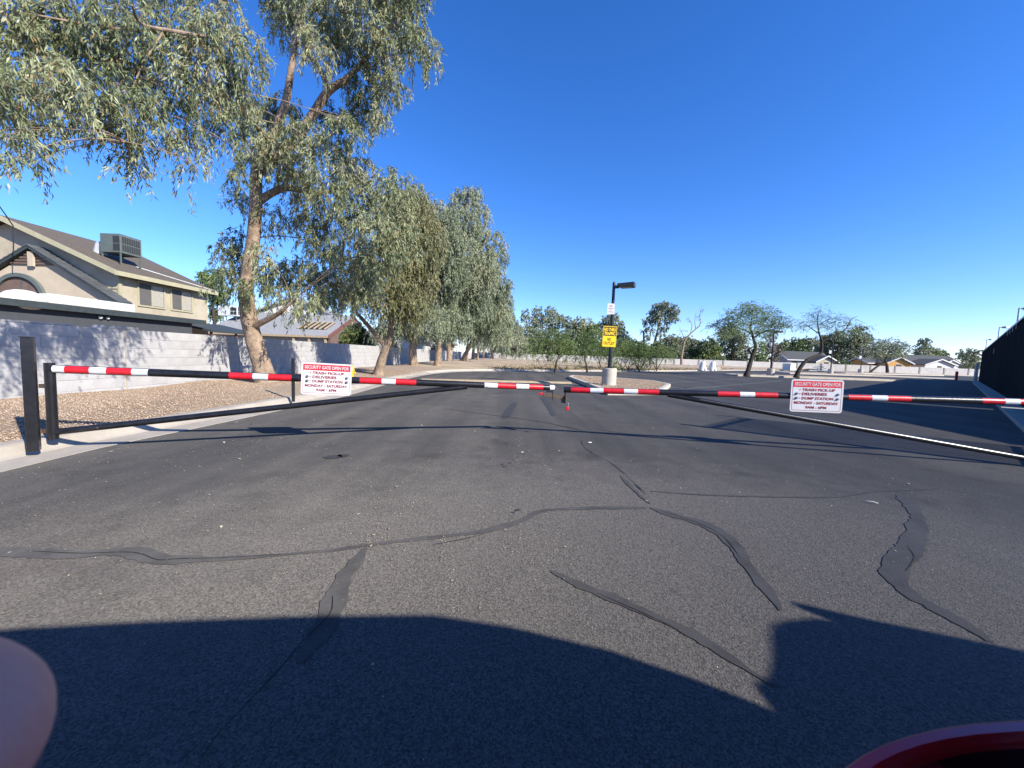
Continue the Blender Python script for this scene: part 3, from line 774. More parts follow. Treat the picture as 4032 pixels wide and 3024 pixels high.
ltap = [(216, 264, 'w'), (264, 361, 'r'), (361, 427, 'w'), (427, 526, 'r'), (526, 590, 'w'), (906, 999, 'r'), (999, 1059, 'w'), (1059, 1151, 'r'), (1417, 1503, 'r'), (1503, 1558, 'w'), (1558, 1638, 'r'),
        (1906, 1957, 'w'), (1957, 2031, 'r'), (2031, 2080, 'w'), (2080, 2135, 'r'), (2162, 2180, 'w')]
rtap = [(2248, 2324, 'r'), (2324, 2375, 'w'), (2375, 2456, 'r'), (2456, 2510, 'w'), (2510, 2593, 'r'), (2823, 2910, 'r'), (2910, 2968, 'w'), (2968, 3058, 'r'), (3334, 3426, 'r'), (3426, 3487, 'w'), (3487, 3580, 'r'),
        (3857, 3946, 'r'), (3946, 4005, 'w'), (4005, 4030, 'r')]
gl, ld_, lf_ = gate_leaf('black pipe gate leaf with striped bar hinged beside the gravel strip', LH, lt0, lt1, 1838, .215, ltap, DR)
gr, rd_, rf_ = gate_leaf('black pipe gate leaf with striped bar reaching toward the tall black fence', RH, rt1, rt0, 2630, .09, rtap, DR)
# hinges to the square post
for z in (.20, .66): MB().box(LH.x - .11, LH.y - .01, z, LH.x - .04, LH.y + .02, z + .04).build('hinge', 'rust', gl, False, False)
# slide latch at the meeting ends
e = lt1 - ld_ * .02
m_ = MB(); m_.obox(e + Vector((-.01, -.035, -.175)), ld_ * .012, Vector((0, .07, 0)), (0, 0, .14)); m_.obox(e - ld_ * .10 + Vector((0, -.035, -.065)), ld_ * .10, Vector((0, .07, 0)), (0, 0, .02)); m_.build('latch_bracket', 'black', gl, False, False)
sa = e - ld_ * .155 + Vector((0, -.012, -.118)); sbp = rt0 + Vector((.055, -.012, -.150))
m_ = MB(); m_.obox(sa, sbp - sa, Vector((0, .012, 0)), (0, 0, .048)); m_.build('slide_bar', 'rust', gl, False, False, .003)
e2 = rt0 - rd_ * .015
m_ = MB(); m_.obox(e2 + Vector((0, -.04, -.19)), Vector((.012, 0, 0)), Vector((0, .08, 0)), (0, 0, .16)); m_.obox(e2 + Vector((-.045, -.035, -.185)), Vector((.045, 0, 0)), Vector((0, .05, 0)), (0, 0, .065)); m_.build('latch_bracket', 'black', gr, False, False)

def padlock(label, loc, lying):
    r = thing('padlock', label, 'padlock', loc)
    b = MB()
    if lying:
        b.box(-.045, -.014, -.016, .012, .014, .018)
        s_ = MB(); s_.tube([(.010, 0, .012), (.035, 0, .014), (.045, 0, 0), (.035, 0, -.012), (.010, 0, -.010)], .004, 6)
    else:
        b.box(-.020, -.014, -.045, .020, .014, .008)
        s_ = MB(); s_.tube([(-.013, 0, .0), (-.013, 0, .05), (0, 0, .066), (.013, 0, .05), (.013, 0, .0)], .004, 6)
    b.build('lock_body', 'lockred', r, False, True, .006); s_.build('shackle', 'steel', r, True)
    return r
padlock('red padlock lying on the rusty slide bar of the latch', sa + Vector((-.012, -.012, .028)), True)
padlock('red padlock hanging by its long shackle below the latch', Vector((e2.x + .045, e2.y - .02, e2.z - .245)), False)

# the square hinge post and the thin stop post, the unseen right hinge post
def square_post(label, c, w_, z0, z1, rz, capped=True):
    r = thing('gate_post', label, 'post', (c[0], c[1], z0), rz)
    m_ = MB(); m_.box(-w_ / 2, -w_ / 2, -.05, w_ / 2, w_ / 2, z1 - z0); m_.build('post_tube', 'black', r, False, True, .006)
    m_ = MB(); m_.box(-w_ / 2 - .004, -w_ / 2 - .004, z1 - z0, w_ / 2 + .004, w_ / 2 + .004, z1 - z0 + .01); m_.build('post_cap', 'black', r, False, True)
    return r
pl = G(133, 1752, .13)
square_post('thick square black steel post at the end of the striped gate', (pl.x, pl.y), .080, .125, P(125, 1330, pl.y).z, math.radians(38))
tp = G(1155, 1569, .135)
square_post('thin black stop post in the gravel behind the red and white sign', (tp.x, tp.y), .052, .12, P(1155, 1413, tp.y).z, math.radians(10))

# ------------------------------------------------------------------ red and white gate signs
def rounded_rect(w_, h_, r, n=5):
    out = []
    for cx, cy, a0 in ((w_ / 2 - r, h_ / 2 - r, 0), (-w_ / 2 + r, h_ / 2 - r, 90), (-w_ / 2 + r, -h_ / 2 + r, 180), (w_ / 2 - r, -h_ / 2 + r, 270)):
        for k in range(n + 1):
            a = math.radians(a0 + 90 * k / n); out.append((cx + r * math.cos(a), cy + r * math.sin(a)))
    return out
def ring_mesh(outer, inner, y):
    m_ = MB(); n_ = len(outer); m_.v = [(x, y, z) for x, z in outer] + [(x, y, z) for x, z in inner]
    m_.f = [(k, (k + 1) % n_, n_ + (k + 1) % n_, n_ + k) for k in range(n_)]; return m_
def plate(poly, y0, y1):
    return MB().prism([(x, y0, z) for x, z in poly], (0, y1 - y0, 0))
TXT = Matrix.Rotation(math.pi / 2, 4, 'X')
def gate_sign(label, t0, t1, x0, x1, yc_px, d, front, slope):
    a = t0 + (t1 - t0) * at_px(t0, t1, x0); b = t0 + (t1 - t0) * at_px(t0, t1, x1)
    wd = (b - a).length; c = (a + b) / 2 + front * (BR + .006); hd = wd * .69
    xc = (x0 + x1) / 2; c.z = P(xc, yc_px, c.y).z
    r = thing('gate_sign', label, 'sign', c)
    ex = (b - a).normalized(); ex = ex if ex.x > 0 else -ex
    r.rotation_euler = (0, 0, math.atan2(ex.y, ex.x)); r.rotation_euler = (0, -math.atan2(ex.z, math.hypot(ex.x, ex.y)) + slope, math.atan2(ex.y, ex.x))
    # local x along the sign, -y toward the viewer
    plate(rounded_rect(wd, hd, .032), -.004, 0).build('sign_plate', 'sign_w', r)
    o_ = rounded_rect(wd * .935, hd * .905, .018); i_ = rounded_rect(wd * .925, hd * .885, .015)
    ring_mesh(o_, i_, -.0056).build('border', 'sign_text', r)
    x2, z1 = wd * .93 / 2, hd * .90 / 2; z0 = z1 - hd * .185
    MB().add([(-x2, -.0064, z0), (x2, -.0064, z0), (x2, -.0064, z1), (-x2, -.0064, z1)], [(0, 1, 2, 3)]).build('red_header', 'sign_r', r)
    def line(s, z, hgt, m_, width=None, left=None, bold=0.026):
        me = text_mesh(s, 1.0, bold)
        xs_ = [v.co.x for v in me.vertices]; ys_ = [v.co.y for v in me.vertices]
        w0, h0 = max(xs_) - min(xs_), max(ys_) - min(ys_); cx, cy = (max(xs_) + min(xs_)) / 2, (max(ys_) + min(ys_)) / 2
        sy = hgt * hd / h0; sx = width * wd / w0 if width else sy
        ox = 0.0 if left is None else left * wd + (w0 * sx) / 2
        for v in me.vertices: v.co = ((v.co.x - cx) * sx + ox, -.0075, (v.co.y - cy) * sy + z * hd)
        me.materials.clear(); me.materials.append(M[m_]); me.name = 'lettering'
        o = bpy.data.objects.new('lettering', me); COL.objects.link(o); o.parent = r
    line('SECURITY GATE OPEN FOR', .358, .105, 'sign_w', .875, None, .018)
    line('TRASH PICK-UP', .185, .083, 'sign_text', .625, -.28)
    line('DELIVERIES', .058, .083, 'sign_text', .475, -.28)
    line('DUMP STATION', -.075, .083, 'sign_text', .60, -.28)
    line('MONDAY - SATURDAY', -.215, .083, 'sign_text', .845)
    line('9AM - 6PM', -.35, .083, 'sign_text', .40)
    for z in (.185, .058, -.075):
        pts_ = [(-.325 * wd + .0065 * math.cos(k), z * hd + .0065 * math.sin(k)) for k in [i * 2 * math.pi / 10 for i in range(10)]]
        m_ = MB(); m_.add([(x, -.0075, zz) for x, zz in pts_], [tuple(range(10))]); m_.build('bullet_mark', 'sign_text', r)
    for x in (-.385, .40):
        for z in (.06, -.075):
            m_ = MB(); m_.tube([(x * wd, -.006, z * hd), (x * wd, -.013, z * hd)], [.017, .015], 14); m_.tube([(x * wd, -.013, z * hd), (x * wd, -.021, z * hd)], [.010, .009], 6)
            m_.build('bolt', 'bolt', r)
    return r
gate_sign('red and white security gate sign on the bar in front of the leaning tree', lt0, lt1, 1190, 1386, 1493, ld_, lf_, math.radians(.6))
gate_sign('red and white security gate sign on the bar toward the tall black fence', rt1, rt0, 3104, 3308, 1559, rd_, rf_, math.radians(.4))

# ------------------------------------------------------------------ parking lot lamps
def lamp_post(loc, label, base_h=.62, base_r=.28, H=4.2, rz=0.0, arms=1, group=None, signs=False, lean=0.0):
    r = thing('lamp_post', label, 'lamp post', loc, rz, group)
    m_ = MB(); m_.lathe((0, 0, 0), [(base_r, -.05), (base_r, base_h - .02), (base_r - .02, base_h)], 24); m_.build('concrete_base', 'kerb_far', r, True)
    m_ = MB(); m_.box(-.14, -.14, base_h, .14, .14, base_h + .02)
    for sx in (-1, 1):
        for sy in (-1, 1): m_.tube([(sx * .11, sy * .11, base_h), (sx * .11, sy * .11, base_h + .06)], .012, 6)
    m_.build('base_plate', 'pole', r)
    m_ = MB(); m_.tube([(0, 0, base_h + .01), (0, 0, H * .5), (0, 0, H)], [.078, .066, .055], 14); m_.lathe((0, 0, H), [(.062, 0), (.062, .03), (.02, .09)], 10); m_.build('pole', 'pole', r, True)
    m_ = MB(); m_.box(-.05, -.082, base_h + .3, .05, -.06, base_h + .5); m_.build('hand_hole_cover', 'pole', r)
    for k in range(arms):
        s = 1 if k == 0 else -1
        h = MB(); h.box(min(s * .05, s * .2), -.04, H - .17, max(s * .05, s * .2), .04, H - .06); h.build('lamp_arm', 'pole', r)
        p = [(s * .30, -.17, H - .175), (s * .78, -.17, H - .16), (s * .78, -.17, H + .02), (s * .16, -.17, H - .01), (s * .16, -.17, H - .11)]
        h = MB(); h.prism(p, (0, .34, 0)); hd_ = h.build('lamp_head', 'lamphead', r, False, True, .01)
        h = MB(); x0, x1 = sorted((s * .28, s * .70)); h.box(x0 + .04, -.13, H - .178, x1, .13, H - .164); h.build('lamp_lens', 'lens', hd_)
    return r
ml = G(2396, 1528)
lp = lamp_post(ml, 'black single arm lamp post with yellow sign on a gravel island', H=P(2413, 1118, ml.y).z, base_h=.78, base_r=.275, rz=math.radians(-28))
def pole_sign(name, label, cat, px, py, Y, wpx, hpx):
    c = P(px, py, Y - .085); r = thing(name, label, cat, c); return r, wpx * Y / FPX, hpx * Y / FPX
def stext(r, s, z, hgt, width, m_, hd, wd, bold=0.0, y=-.006):
    me = text_mesh(s, 1.0, bold); xs_ = [v.co.x for v in me.vertices]; ys_ = [v.co.y for v in me.vertices]
    w0, h0 = max(xs_) - min(xs_), max(ys_) - min(ys_); cx, cy = (max(xs_) + min(xs_)) / 2, (max(ys_) + min(ys_)) / 2
    for v in me.vertices: v.co = ((v.co.x - cx) * width * wd / w0, y, (v.co.y - cy) * hgt * hd / h0 + z * hd)
    me.materials.clear(); me.materials.append(M[m_]); me.name = 'lettering'
    o = bpy.data.objects.new('lettering', me); COL.objects.link(o); o.parent = r
r, wd, hd = pole_sign('warning_sign', 'yellow and black no thru traffic sign on the lamp post', 'sign', 2400, 1325, ml.y, 53, 80)
r.rotation_euler = (0, math.radians(1.2), 0)
plate(rounded_rect(wd, hd, .03), -.003, 0).build('sign_plate', 'sign_y', r)
x2 = wd * .45
MB().add([(-x2, -.0045, hd * .025), (x2, -.0045, hd * .025), (x2, -.0045, hd * .46), (-x2, -.0045, hd * .46)], [(0, 1, 2, 3)]).build('dark_panel', 'sign_k', r)
ring_mesh(rounded_rect(wd * .95, hd * .965, .025), rounded_rect(wd * .925, hd * .95, .02), -.0045).build('border', 'sign_k', r)
stext(r, 'NO THRU', .335, .16, .84, 'sign_y', hd, wd, .035); stext(r, 'TRAFFIC', .145, .16, .80, 'sign_y', hd, wd, .035)
stext(r, 'NO', -.13, .16, .28, 'sign_k', hd, wd, .03); stext(r, 'OUTLET', -.325, .16, .80, 'sign_k', hd, wd, .03)
r, wd, hd = pole_sign('notice_sign', 'small white notice with faint red words high on the lamp post', 'sign', 2405.5, 1216, ml.y, 28.5, 41)
r.rotation_euler = (0, math.radians(1.2), 0)
plate(rounded_rect(wd, hd, .02), -.003, 0).build('sign_plate', 'sign_w', r)
stext(r, 'NO', .26, .15, .36, 'sign_text', hd, wd); stext(r, 'OVERNIGHT', .03, .075, .70, 'sign_text', hd, wd); stext(r, 'OR', -.12, .07, .15, 'sign_text', hd, wd); stext(r, 'PARKING', -.28, .075, .5, 'sign_text', hd, wd)
def small_notice(px, py, Y, wpx, hpx, label):
    r, wd, hd = pole_sign('notice_sign', label, 'sign', px, py, Y, wpx, hpx); plate(rounded_rect(wd, hd, .02), -.003, 0).build('sign_plate', 'sign_w', r)
l2 = G(3033, 1484); lamp_post(l2, 'black twin head lamp post between the two leaning mesquite trees', H=4.15, base_h=.75, base_r=.30, rz=.15, arms=2)
small_notice(3035, 1356, l2.y, 11, 17, 'small plain white notice on the lamp post between the mesquites')
l3 = G(3269, 1474); lamp_post(l3, 'black lamp post on the island in front of the slate roofed house', H=4.2, base_h=.75, base_r=.32, rz=.4, arms=1)
small_notice(3269.5, 1386, l3.y, 9, 12, 'tiny white notice on the lamp post before the slate roofed house')
l4 = G(3387, 1470); lamp_post(l4, 'distant twin head lamp post beside the far mesquite tree', H=4.6, base_h=.8, base_r=.38, rz=.2, arms=2)
small_notice(3388.5, 1406, l4.y, 9, 10, 'tiny white notice on the distant twin head lamp post')

# ------------------------------------------------------------------ hydrants and pipework
def hydrant(loc, label, h, m_):
    r = thing('fire_hydrant', label, 'fire hydrant', loc); s = h / .72
    b = MB(); b.lathe((0, 0, 0), [(x * s, z * s) for x, z in [(.15, -.03), (.15, .04), (.10, .05), (.10, .42), (.14, .44), (.14, .49), (.12, .52), (.11, .60), (.06, .67), (.03, .68), (.03, .72), (.005, .725)]], 16); b.build('hydrant_body', m_, r, True)
    for d in ((1, 0, 0), (-1, 0, 0), (0, -1, 0)):
        k = MB(); k.tube([Vector(d) * .08 * s + Vector((0, 0, .36 * s)), Vector(d) * .16 * s + Vector((0, 0, .36 * s)), Vector(d) * .19 * s + Vector((0, 0, .36 * s))], [.055 * s, .055 * s, .04 * s], 10); k.build('outlet_cap', m_, r, True)
    return r
hp = P(1384, 1480, 13.0); hydrant(Vector((hp.x, hp.y, .12)), 'yellow fire hydrant half hidden behind the gate sign at the wall', .52, 'yellow_hyd')
hp = G(2838, 1457, .14); hydrant(hp, 'small orange hydrant on the dirt beside the white pipework', .72, 'orange_hyd')
pw = G(2790, 1458, .14)
def pipe_bend(dx, label):
    r = thing('backflow_pipe', label, 'pipe', pw + Vector((dx, 0, 0)), 0.3, 'white wrapped pipes on the dirt field')
    b = MB(); b.tube([(-.15, 0, -.05), (-.12, 0, .2), (-.05, 0, .5), (.05, 0, .8), (.12, 0, 1.0), (.14, 0, 1.1)], [.27, .31, .33, .29, .20, .08], 12, True, .25, random.Random(2)); b.tube([(.1, 0, .35), (.35, 0, .25), (.4, 0, -.05)], [.17, .2, .2], 10); b.build('wrapped_pipe', 'white', r, True)
    b = MB(); b.tube([(.05, 0, 1.0), (.05, 0, 1.3)], .035, 8); b.tube([(-.1, 0, 1.3), (.22, 0, 1.3)], .035, 6); b.build('valve_stem', 'rust', r, True)
pipe_bend(-.75, 'white wrapped backflow pipe on the side away from the orange hydrant'); pipe_bend(.45, 'white wrapped backflow pipe nearer the small orange hydrant')
c = G(2823, 1457, .14); m_ = MB(); m_.box(-.35, -.25, -.05, .35, .25, .55); m_.box(-.39, -.29, .55, .39, .29, .6); o = m_.build('utility_box', 'kerb_far'); o.location = c; tag(o, 'low tan utility box beside the small orange hydrant', 'box')
c = Vector(P(3106, 1457, 74)); c.z = .14
m_ = MB(); m_.box(-.95, -.7, -.05, .95, .7, 1.15); m_.box(-1.0, -.75, 1.15, 1.0, .75, 1.23); o = m_.build('transformer_box', 'white', None, False, True, .02); o.location = c; o.rotation_euler = (0, 0, .5); tag(o, 'large pale utility cabinet on the dirt near the far wall', 'cabinet')

# ------------------------------------------------------------------ tall black screened fence and its picket end
FD = Vector((.757, .653, 0)).normalized(); FN = Vector((-FD.y, FD.x, 0))
F0 = Vector((19.0, 14.55, 0)) - FD * 13.4
def FP(s, o=0.0, z=0.0): return F0 + FD * s + FN * o + Vector((0, 0, z))
bf = thing('screen_fence', 'tall black screened fence along the road edge beyond the gate', 'fence', FP(3.4))
s = -.2; k = 0
while s < 53.6:
    L_ = .6 if s < 4.5 else 1.2
    if 7.5 < s < 8.6: s = 8.75; k += 1; continue  # unseen gap put in to let a lit strip onto the road
    top = .5 + .43 * (s + .2) if s < 4.6 else (2.5 if s < 7.6 else 3.16 + .004 * (s - 13))  # unseen near panels: tops sloped and lowered to shape the road shadow
    top2 = top + .43 * L_ if s < 4.3 else top
    m_ = MB(); m_.prism([FP(s, 0, .06), FP(s + L_ - .004, 0, .06), FP(s + L_ - .004, 0, top2), FP(s, 0, top)], FN * (-.03))
    for u in ((.3,) if L_ < 1 else (.2, .6, 1.0)): m_.obox(FP(s + u - .03, .0, .06), FD * .06, FN * .018, (0, 0, top - .07))
    m_.build('screen_panel', 'blackflat', bf, False, False)
    if k % 2 == 0 or s > 52:
        m_ = MB(); m_.obox(FP(s - .045, -.035, 0), FD * .07, FN * (-.07), (0, 0, top + .03)); m_.build('fence_post', 'black', bf, False, False)
    s += L_; k += 1
m_ = MB(); m_.obox(FP(9.0, .02, 3.1), FD * 44.2, FN * .05, (0, 0, .07)); m_.build('top_rail', 'black', bf, False, False)
for s in (14.6, 16.2, 17.6, 19.0):
    m_ = MB(); m_.obox(FP(s, .075, 2.86), FD * .10, FN * .01, (0, 0, .2)); m_.build('clip', 'ac_white', bf, False, False)
m_ = MB(); m_.obox(FP(30, .04, 2.35), FD * .25, FN * .01, (0, 0, .3)); m_.build('reflector_plate', 'ac_white', bf, False, False)
PF = Vector((6.60, 4.42, 0))
pf = thing('picket_gate', 'black steel picket panel beside the road at the gate post', 'gate', PF)
pd = FD
for k in range(22):
    p = PF + pd * (.11 + k * .085); m_ = MB(); m_.obox(p, pd * .04, Vector((-pd.y, pd.x, 0)) * .04, (0, 0, 2.45)); m_.build('picket', 'black', pf, False, False)
for k, (sx, h, w_) in enumerate(((0, 2.62, .10), (1.98, 2.72, .055))):
    m_ = MB(); m_.obox(PF + pd * sx, pd * w_, Vector((-pd.y, pd.x, 0)) * w_, (0, 0, h)); m_.build('gate_upright', 'black', pf, False, False)
for z in (.15, 2.3):
    m_ = MB(); m_.obox(PF + Vector((0, 0, z)) + Vector((-pd.y, pd.x, 0)) * .024, pd * 2.0, Vector((-pd.y, pd.x, 0)) * .03, (0, 0, .05)); m_.build('rail', 'black', pf, False, False)
fk = struct_root('fence_footway')
for k in range(18):
    m_ = MB(); m_.obox(FP(3 * k, .02, -.05), FD * 2.985, FN * .48, (0, 0, .14)); m_.build('footway_slab', 'kerb', fk, False, False, .01)
ew = thing('end_wall', 'short grey block wall at the far end of the black fence', 'wall', FP(54.2))
for c in range(7):
    for b in range(5):
        m_ = MB(); m_.obox(FP(54.1 + b * 1.2 + .01, .1, .05 + c * .28), FD * 1.18, FN * .2, (0, 0, .27)); m_.build('block', 'block_far', ew, False, False)
m_ = MB(); m_.tube([(0, 0, -.05), (0, 0, 1.0), (0, 0, 1.05)], [.12, .12, .06], 12); o = m_.build('bollard', 'tape_r', None, True); o.location = FP(55.5, 1.6); tag(o, 'red bollard at the end of the black fence', 'bollard')
def street_lamp(px, ytop, Y, label, s=1, curved=False):
    p = P(px, ytop, Y); r = thing('street_lamp', label, 'street lamp', (p.x, p.y, 0)); H = p.z
    a = MB(); a.tube([(0, 0, -.1), (0, 0, H)], [.06, .04], 10); a.build('pole', 'ac_white', r, True)
    if curved: a = MB(); a.tube([(0, 0, H - .05), (s * .8, 0, H + .25), (s * 1.9, 0, H + .3)], .04, 6); a.build('lamp_arm', 'lamphead', r, True); x = s * 1.9
    else: a = MB(); a.tube([(0, 0, H - .05), (s * .45, 0, H - .02)], .035, 6); a.build('lamp_arm', 'lamphead', r, True); x = s * .4
    a = MB(); a.box(min(x, x + s * .5), -.15, H + (.22 if curved else -.1), max(x, x + s * .5), .15, H + (.32 if curved else .06)); a.build('lamp_head', 'ac_white', r)
street_lamp(4014, 1212, 22, 'tall grey lamp standing just behind the near part of the black fence')
street_lamp(3936, 1287, 35, 'grey single head lamp behind the middle of the black fence')
street_lamp(3886, 1336, 50, 'small grey lamp with pale head behind the far end of the black fence')
street_lamp(3828, 1376, 105, 'distant street lamp with a curved arm above the trees', -1, True)

# ------------------------------------------------------------------ two-storey tan house behind the block wall
M['arch'] = mat('brown_recess_shade', (0.13, 0.088, 0.072), 0.9, 0.15, 3)  # plain brown; on the arch disc it paints the shade of the alcove
h1 = thing('two_storey_house', 'tan two storey stucco house with brown shingle roof and rooftop cooler', 'house', (-29, 26, 0))
EX, EZ, RX, RZ = -22.7, 5.2, -29.4, 8.12; GY0, GY1 = 22.25, 29.75
sl_ = (RZ - EZ) / (EX - RX)
m_ = MB(); m_.prism([(-35.6, 22.85, 0), (-23.25, 22.85, 0), (-23.25, 22.85, EZ + .1), (RX, 22.85, RZ - .25), (-35.6, 22.85, EZ + .1)], (0, 6.6, 0)); m_.build('wall', 'stucco', h1, False, False)
m_ = MB(); m_.prism([(EX, GY0, EZ), (RX, GY0, RZ), (RX, GY0, RZ - .16), (EX, GY0, EZ - .16)], (0, GY1 - GY0, 0)); rf = m_.build('roof', 'shingle', h1, False, False)
m_ = MB(); m_.prism([(2 * RX - EX, GY0, EZ), (RX, GY0, RZ), (RX, GY0, RZ - .16), (2 * RX - EX, GY0, EZ - .16)], (0, GY1 - GY0, 0)); m_.build('roof', 'shingle', h1, False, False)
for sgn in (1, -1):
    ex = EX if sgn > 0 else 2 * RX - EX
    m_ = MB(); m_.prism([(ex, GY0 - .06, EZ + .02), (RX, GY0 - .06, RZ + .02), (RX, GY0 - .06, RZ - .26), (ex, GY0 - .06, EZ - .26)], (0, .055, 0)); m_.build('rake_board', 'trim', h1, False, False)
m_ = MB(); m_.box(EX + .003, GY0, EZ - .26, EX + .06, GY1, EZ + .0); m_.build('eave_board', 'trim', h1, False, False)
m_ = MB(); m_.box(-35.5, 22.80, 4.25, -23.25, 22.847, 4.35); m_.build('band_board', 'trim', h1, False, False)
m_ = MB(); m_.box(-23.246, 22.8, 0, -23.15, 22.98, EZ - .1); m_.build('corner_board', 'trim', h1, False, False)
for (y0, y1) in ((24.05, 25.75), (26.35, 27.95)):
    z0, z1 = 3.5, 4.85; x = -23.25
    m_ = MB(); m_.box(x - .05, y0, z0, x + .02, y1, z1); wn_ = m_.build('window', 'glass_dark', h1, False, False)
    m_ = MB()
    for a in ((y0 - .1, z0 - .1, y1 + .1, z0), (y0 - .1, z1, y1 + .1, z1 + .1), (y0 - .1, z0, y0, z1), (y1, z0, y1 + .1, z1)): m_.box(x, a[0], a[1], x + .07, a[2], a[3])
    m_.build('window_frame', 'trim', wn_, False, False)
    ym = (y0 + y1) / 2
    m_ = MB(); m_.box(x + .021, y0 + .03, z0 + .03, x + .03, ym - .03, z1 - .03); m_.build('window_screen', 'screen', wn_, False, False)
    for k in range(16):
        zz = z0 + .04 + k * (z1 - z0 - .08) / 16; m_ = MB(); m_.add([(x + .024, ym + .04, zz), (x + .024, y1 - .03, zz), (x + .045, y1 - .03, zz + .07), (x + .045, ym + .04, zz + .07)], [(0, 1, 2, 3)]); m_.build('blind_slat', 'blind', wn_, False, False)
    m_ = MB(); m_.box(x + .02, ym - .03, z0, x + .06, ym + .03, z1); m_.build('mullion', 'trim', wn_, False, False)
# rooftop cooler on its stand
ac = P(478, 968, 24.6); acz = ac.z; zr = EZ + sl_ * (EX - ac.x)
def acunit(parent, c, w_, d_, h_, zb, legs, body='ac', front=True):
    m_ = MB(); m_.box(c.x - w_ / 2, c.y - d_ / 2, zb, c.x + w_ / 2, c.y + d_ / 2, zb + h_); b = m_.build('cooler', body, parent, False, False, .015)
    n_ = 8
    for r_ in range(2):
        for k in range(n_):
            y = c.y - d_ / 2 + .1 + k * (d_ - .2) / n_; m_ = MB(); m_.box(c.x + w_ / 2 + .002, y + .02, zb + .12 + r_ * (h_ - .2) / 2, c.x + w_ / 2 + .014, y + (d_ - .2) / n_ - .02, zb + .02 + (r_ + 1) * (h_ - .2) / 2 + .04); m_.build('grille', 'ac_dark', b, False, False)
        for k in range(2):
            x = c.x + w_ * .15 + k * w_ * .17; m_ = MB(); m_.box(x, c.y - d_ / 2 - .014, zb + .12 + r_ * (h_ - .2) / 2, x + w_ * .15, c.y - d_ / 2 - .002, zb + .06 + (r_ + 1) * (h_ - .2) / 2); m_.build('grille', 'ac_dark', b, False, False)
    for lx, ly, z0_ in legs: m_ = MB(); m_.box(lx - .03, ly - .03, z0_, lx + .03, ly + .03, zb + .001); m_.build('stand_leg', 'ac', b, False, False)
    return b
zb = max(zr + .30, acz - .56)
lg = [(ac.x + sx * .56, ac.y + sy * .62, EZ + sl_ * (EX - ac.x - sx * .56) - .1) for sx in (-1, 1) for sy in (-1, 1)]
acb = acunit(h1, ac, 1.22, 1.35, 1.12, zb, lg)
m_ = MB(); m_.tube([(ac.x - .62, ac.y - .1, zb + .55), (ac.x - 1.1, ac.y - .1, zb + .5), (ac.x - 1.3, ac.y - .1, zb - .1), (ac.x - 1.4, ac.y - .1, zb - .6)], .32, 10); m_.build('duct', 'ac_white', h1, True, False)
m_ = MB(); m_.tube([(ac.x + .3, ac.y + .6, EZ + sl_ * (EX - ac.x - .3) + .05), (-23.0, 28.5, EZ + sl_ * .3 + .05), (EX, 29.6, EZ + .04)], .03, 6); m_.build('conduit', 'ac_white', h1, True, False)
# front gable with slate tiles and arch
GY = 21.95
pk = P(106, 963, GY); rl = P(462, 1187, GY); ll = Vector((2 * pk.x - rl.x, GY, rl.z))
m_ = MB(); m_.prism([(ll.x + .5, GY + .3, 0), (rl.x - .5, GY + .3, 0), (rl.x - .5, GY + .3, rl.z + .05), (pk.x, GY + .3, pk.z - .25), (ll.x + .5, GY + .3, rl.z + .05)], (0, .62, 0)); m_.build('gable_wall', 'stucco2', h1, False, False)
for e_ in (rl, ll):
    m_ = MB(); m_.prism([(e_.x, GY, e_.z), (pk.x, GY, pk.z), (pk.x, GY, pk.z - .18), (e_.x, GY, e_.z - .18)], (0, .88, 0)); m_.build('gable_roof', 'fascia_dark', h1, False, False)
    for k in range(18):
        for r_ in range(2):
            a = Vector((e_.x, 0, e_.z)).lerp(Vector((pk.x, 0, pk.z)), k / 18); b = Vector((e_.x, 0, e_.z)).lerp(Vector((pk.x, 0, pk.z)), (k + 1.12) / 18)
            lift = Vector((0, 0, .035)); m_ = MB(); y0 = GY - .03 + r_ * .43 + rng.uniform(-.01, .01)
            m_.prism([(a.x, y0, a.z + .075 + rng.uniform(-.012, .012)), (b.x, y0, b.z + .03), (b.x, y0, b.z - .01), (a.x, y0, a.z + .002)], (0, .415, 0)); m_.build('roof_tile', 'tile_dark', h1, False, False)
ac_ = P(79, 1184, GY + .25)
seg = 18
disc = [(ac_.x + 1.36 * math.cos(math.pi * k / seg), ac_.y + .02, ac_.z + 1.36 * math.sin(math.pi * k / seg)) for k in range(seg + 1)]
m_ = MB(); m_.prism(disc, (0, .02, 0)); aw = m_.build('alcove_shade', 'arch', h1, False, False)  # flat disc, the shade of the recessed alcove is put into its colour
m_ = MB(); m_.box(ac_.x + .1, ac_.y - .01, ac_.z, ac_.x + .17, ac_.y + .018, ac_.z + 1.33); m_.build('mullion', 'tile_dark', aw, False, False)
o_ = [(1.55 * math.cos(math.pi * k / seg), 1.55 * math.sin(math.pi * k / seg)) for k in range(seg + 1)]; i_ = [(1.34 * math.cos(math.pi * k / seg), 1.34 * math.sin(math.pi * k / seg)) for k in range(seg + 1)]
m_ = MB()
for k in range(seg):
    q = [(o_[k][0], o_[k][1]), (o_[k + 1][0], o_[k + 1][1]), (i_[k + 1][0], i_[k + 1][1]), (i_[k][0], i_[k][1])]
    m_.prism([(ac_.x + x, ac_.y - .12, ac_.z + z) for x, z in q], (0, .16, 0))
m_.build('arch_trim', 'ac', aw, False, False)
for k in range(4):
    z = pk.z - .55 - k * .16; hw = .5 + k * .26; m_ = MB(); m_.box(pk.x - hw, GY + .2, z, pk.x + hw, GY + .285, z + .1); m_.build('vent_slat', 'arch', h1, False, False)
m_ = MB(); m_.box(pk.x - .16, GY + .1, pk.z - 1.15, pk.x + .16, GY + .198, pk.z - .35); m_.build('bracket', 'stucco2', h1, False, False)
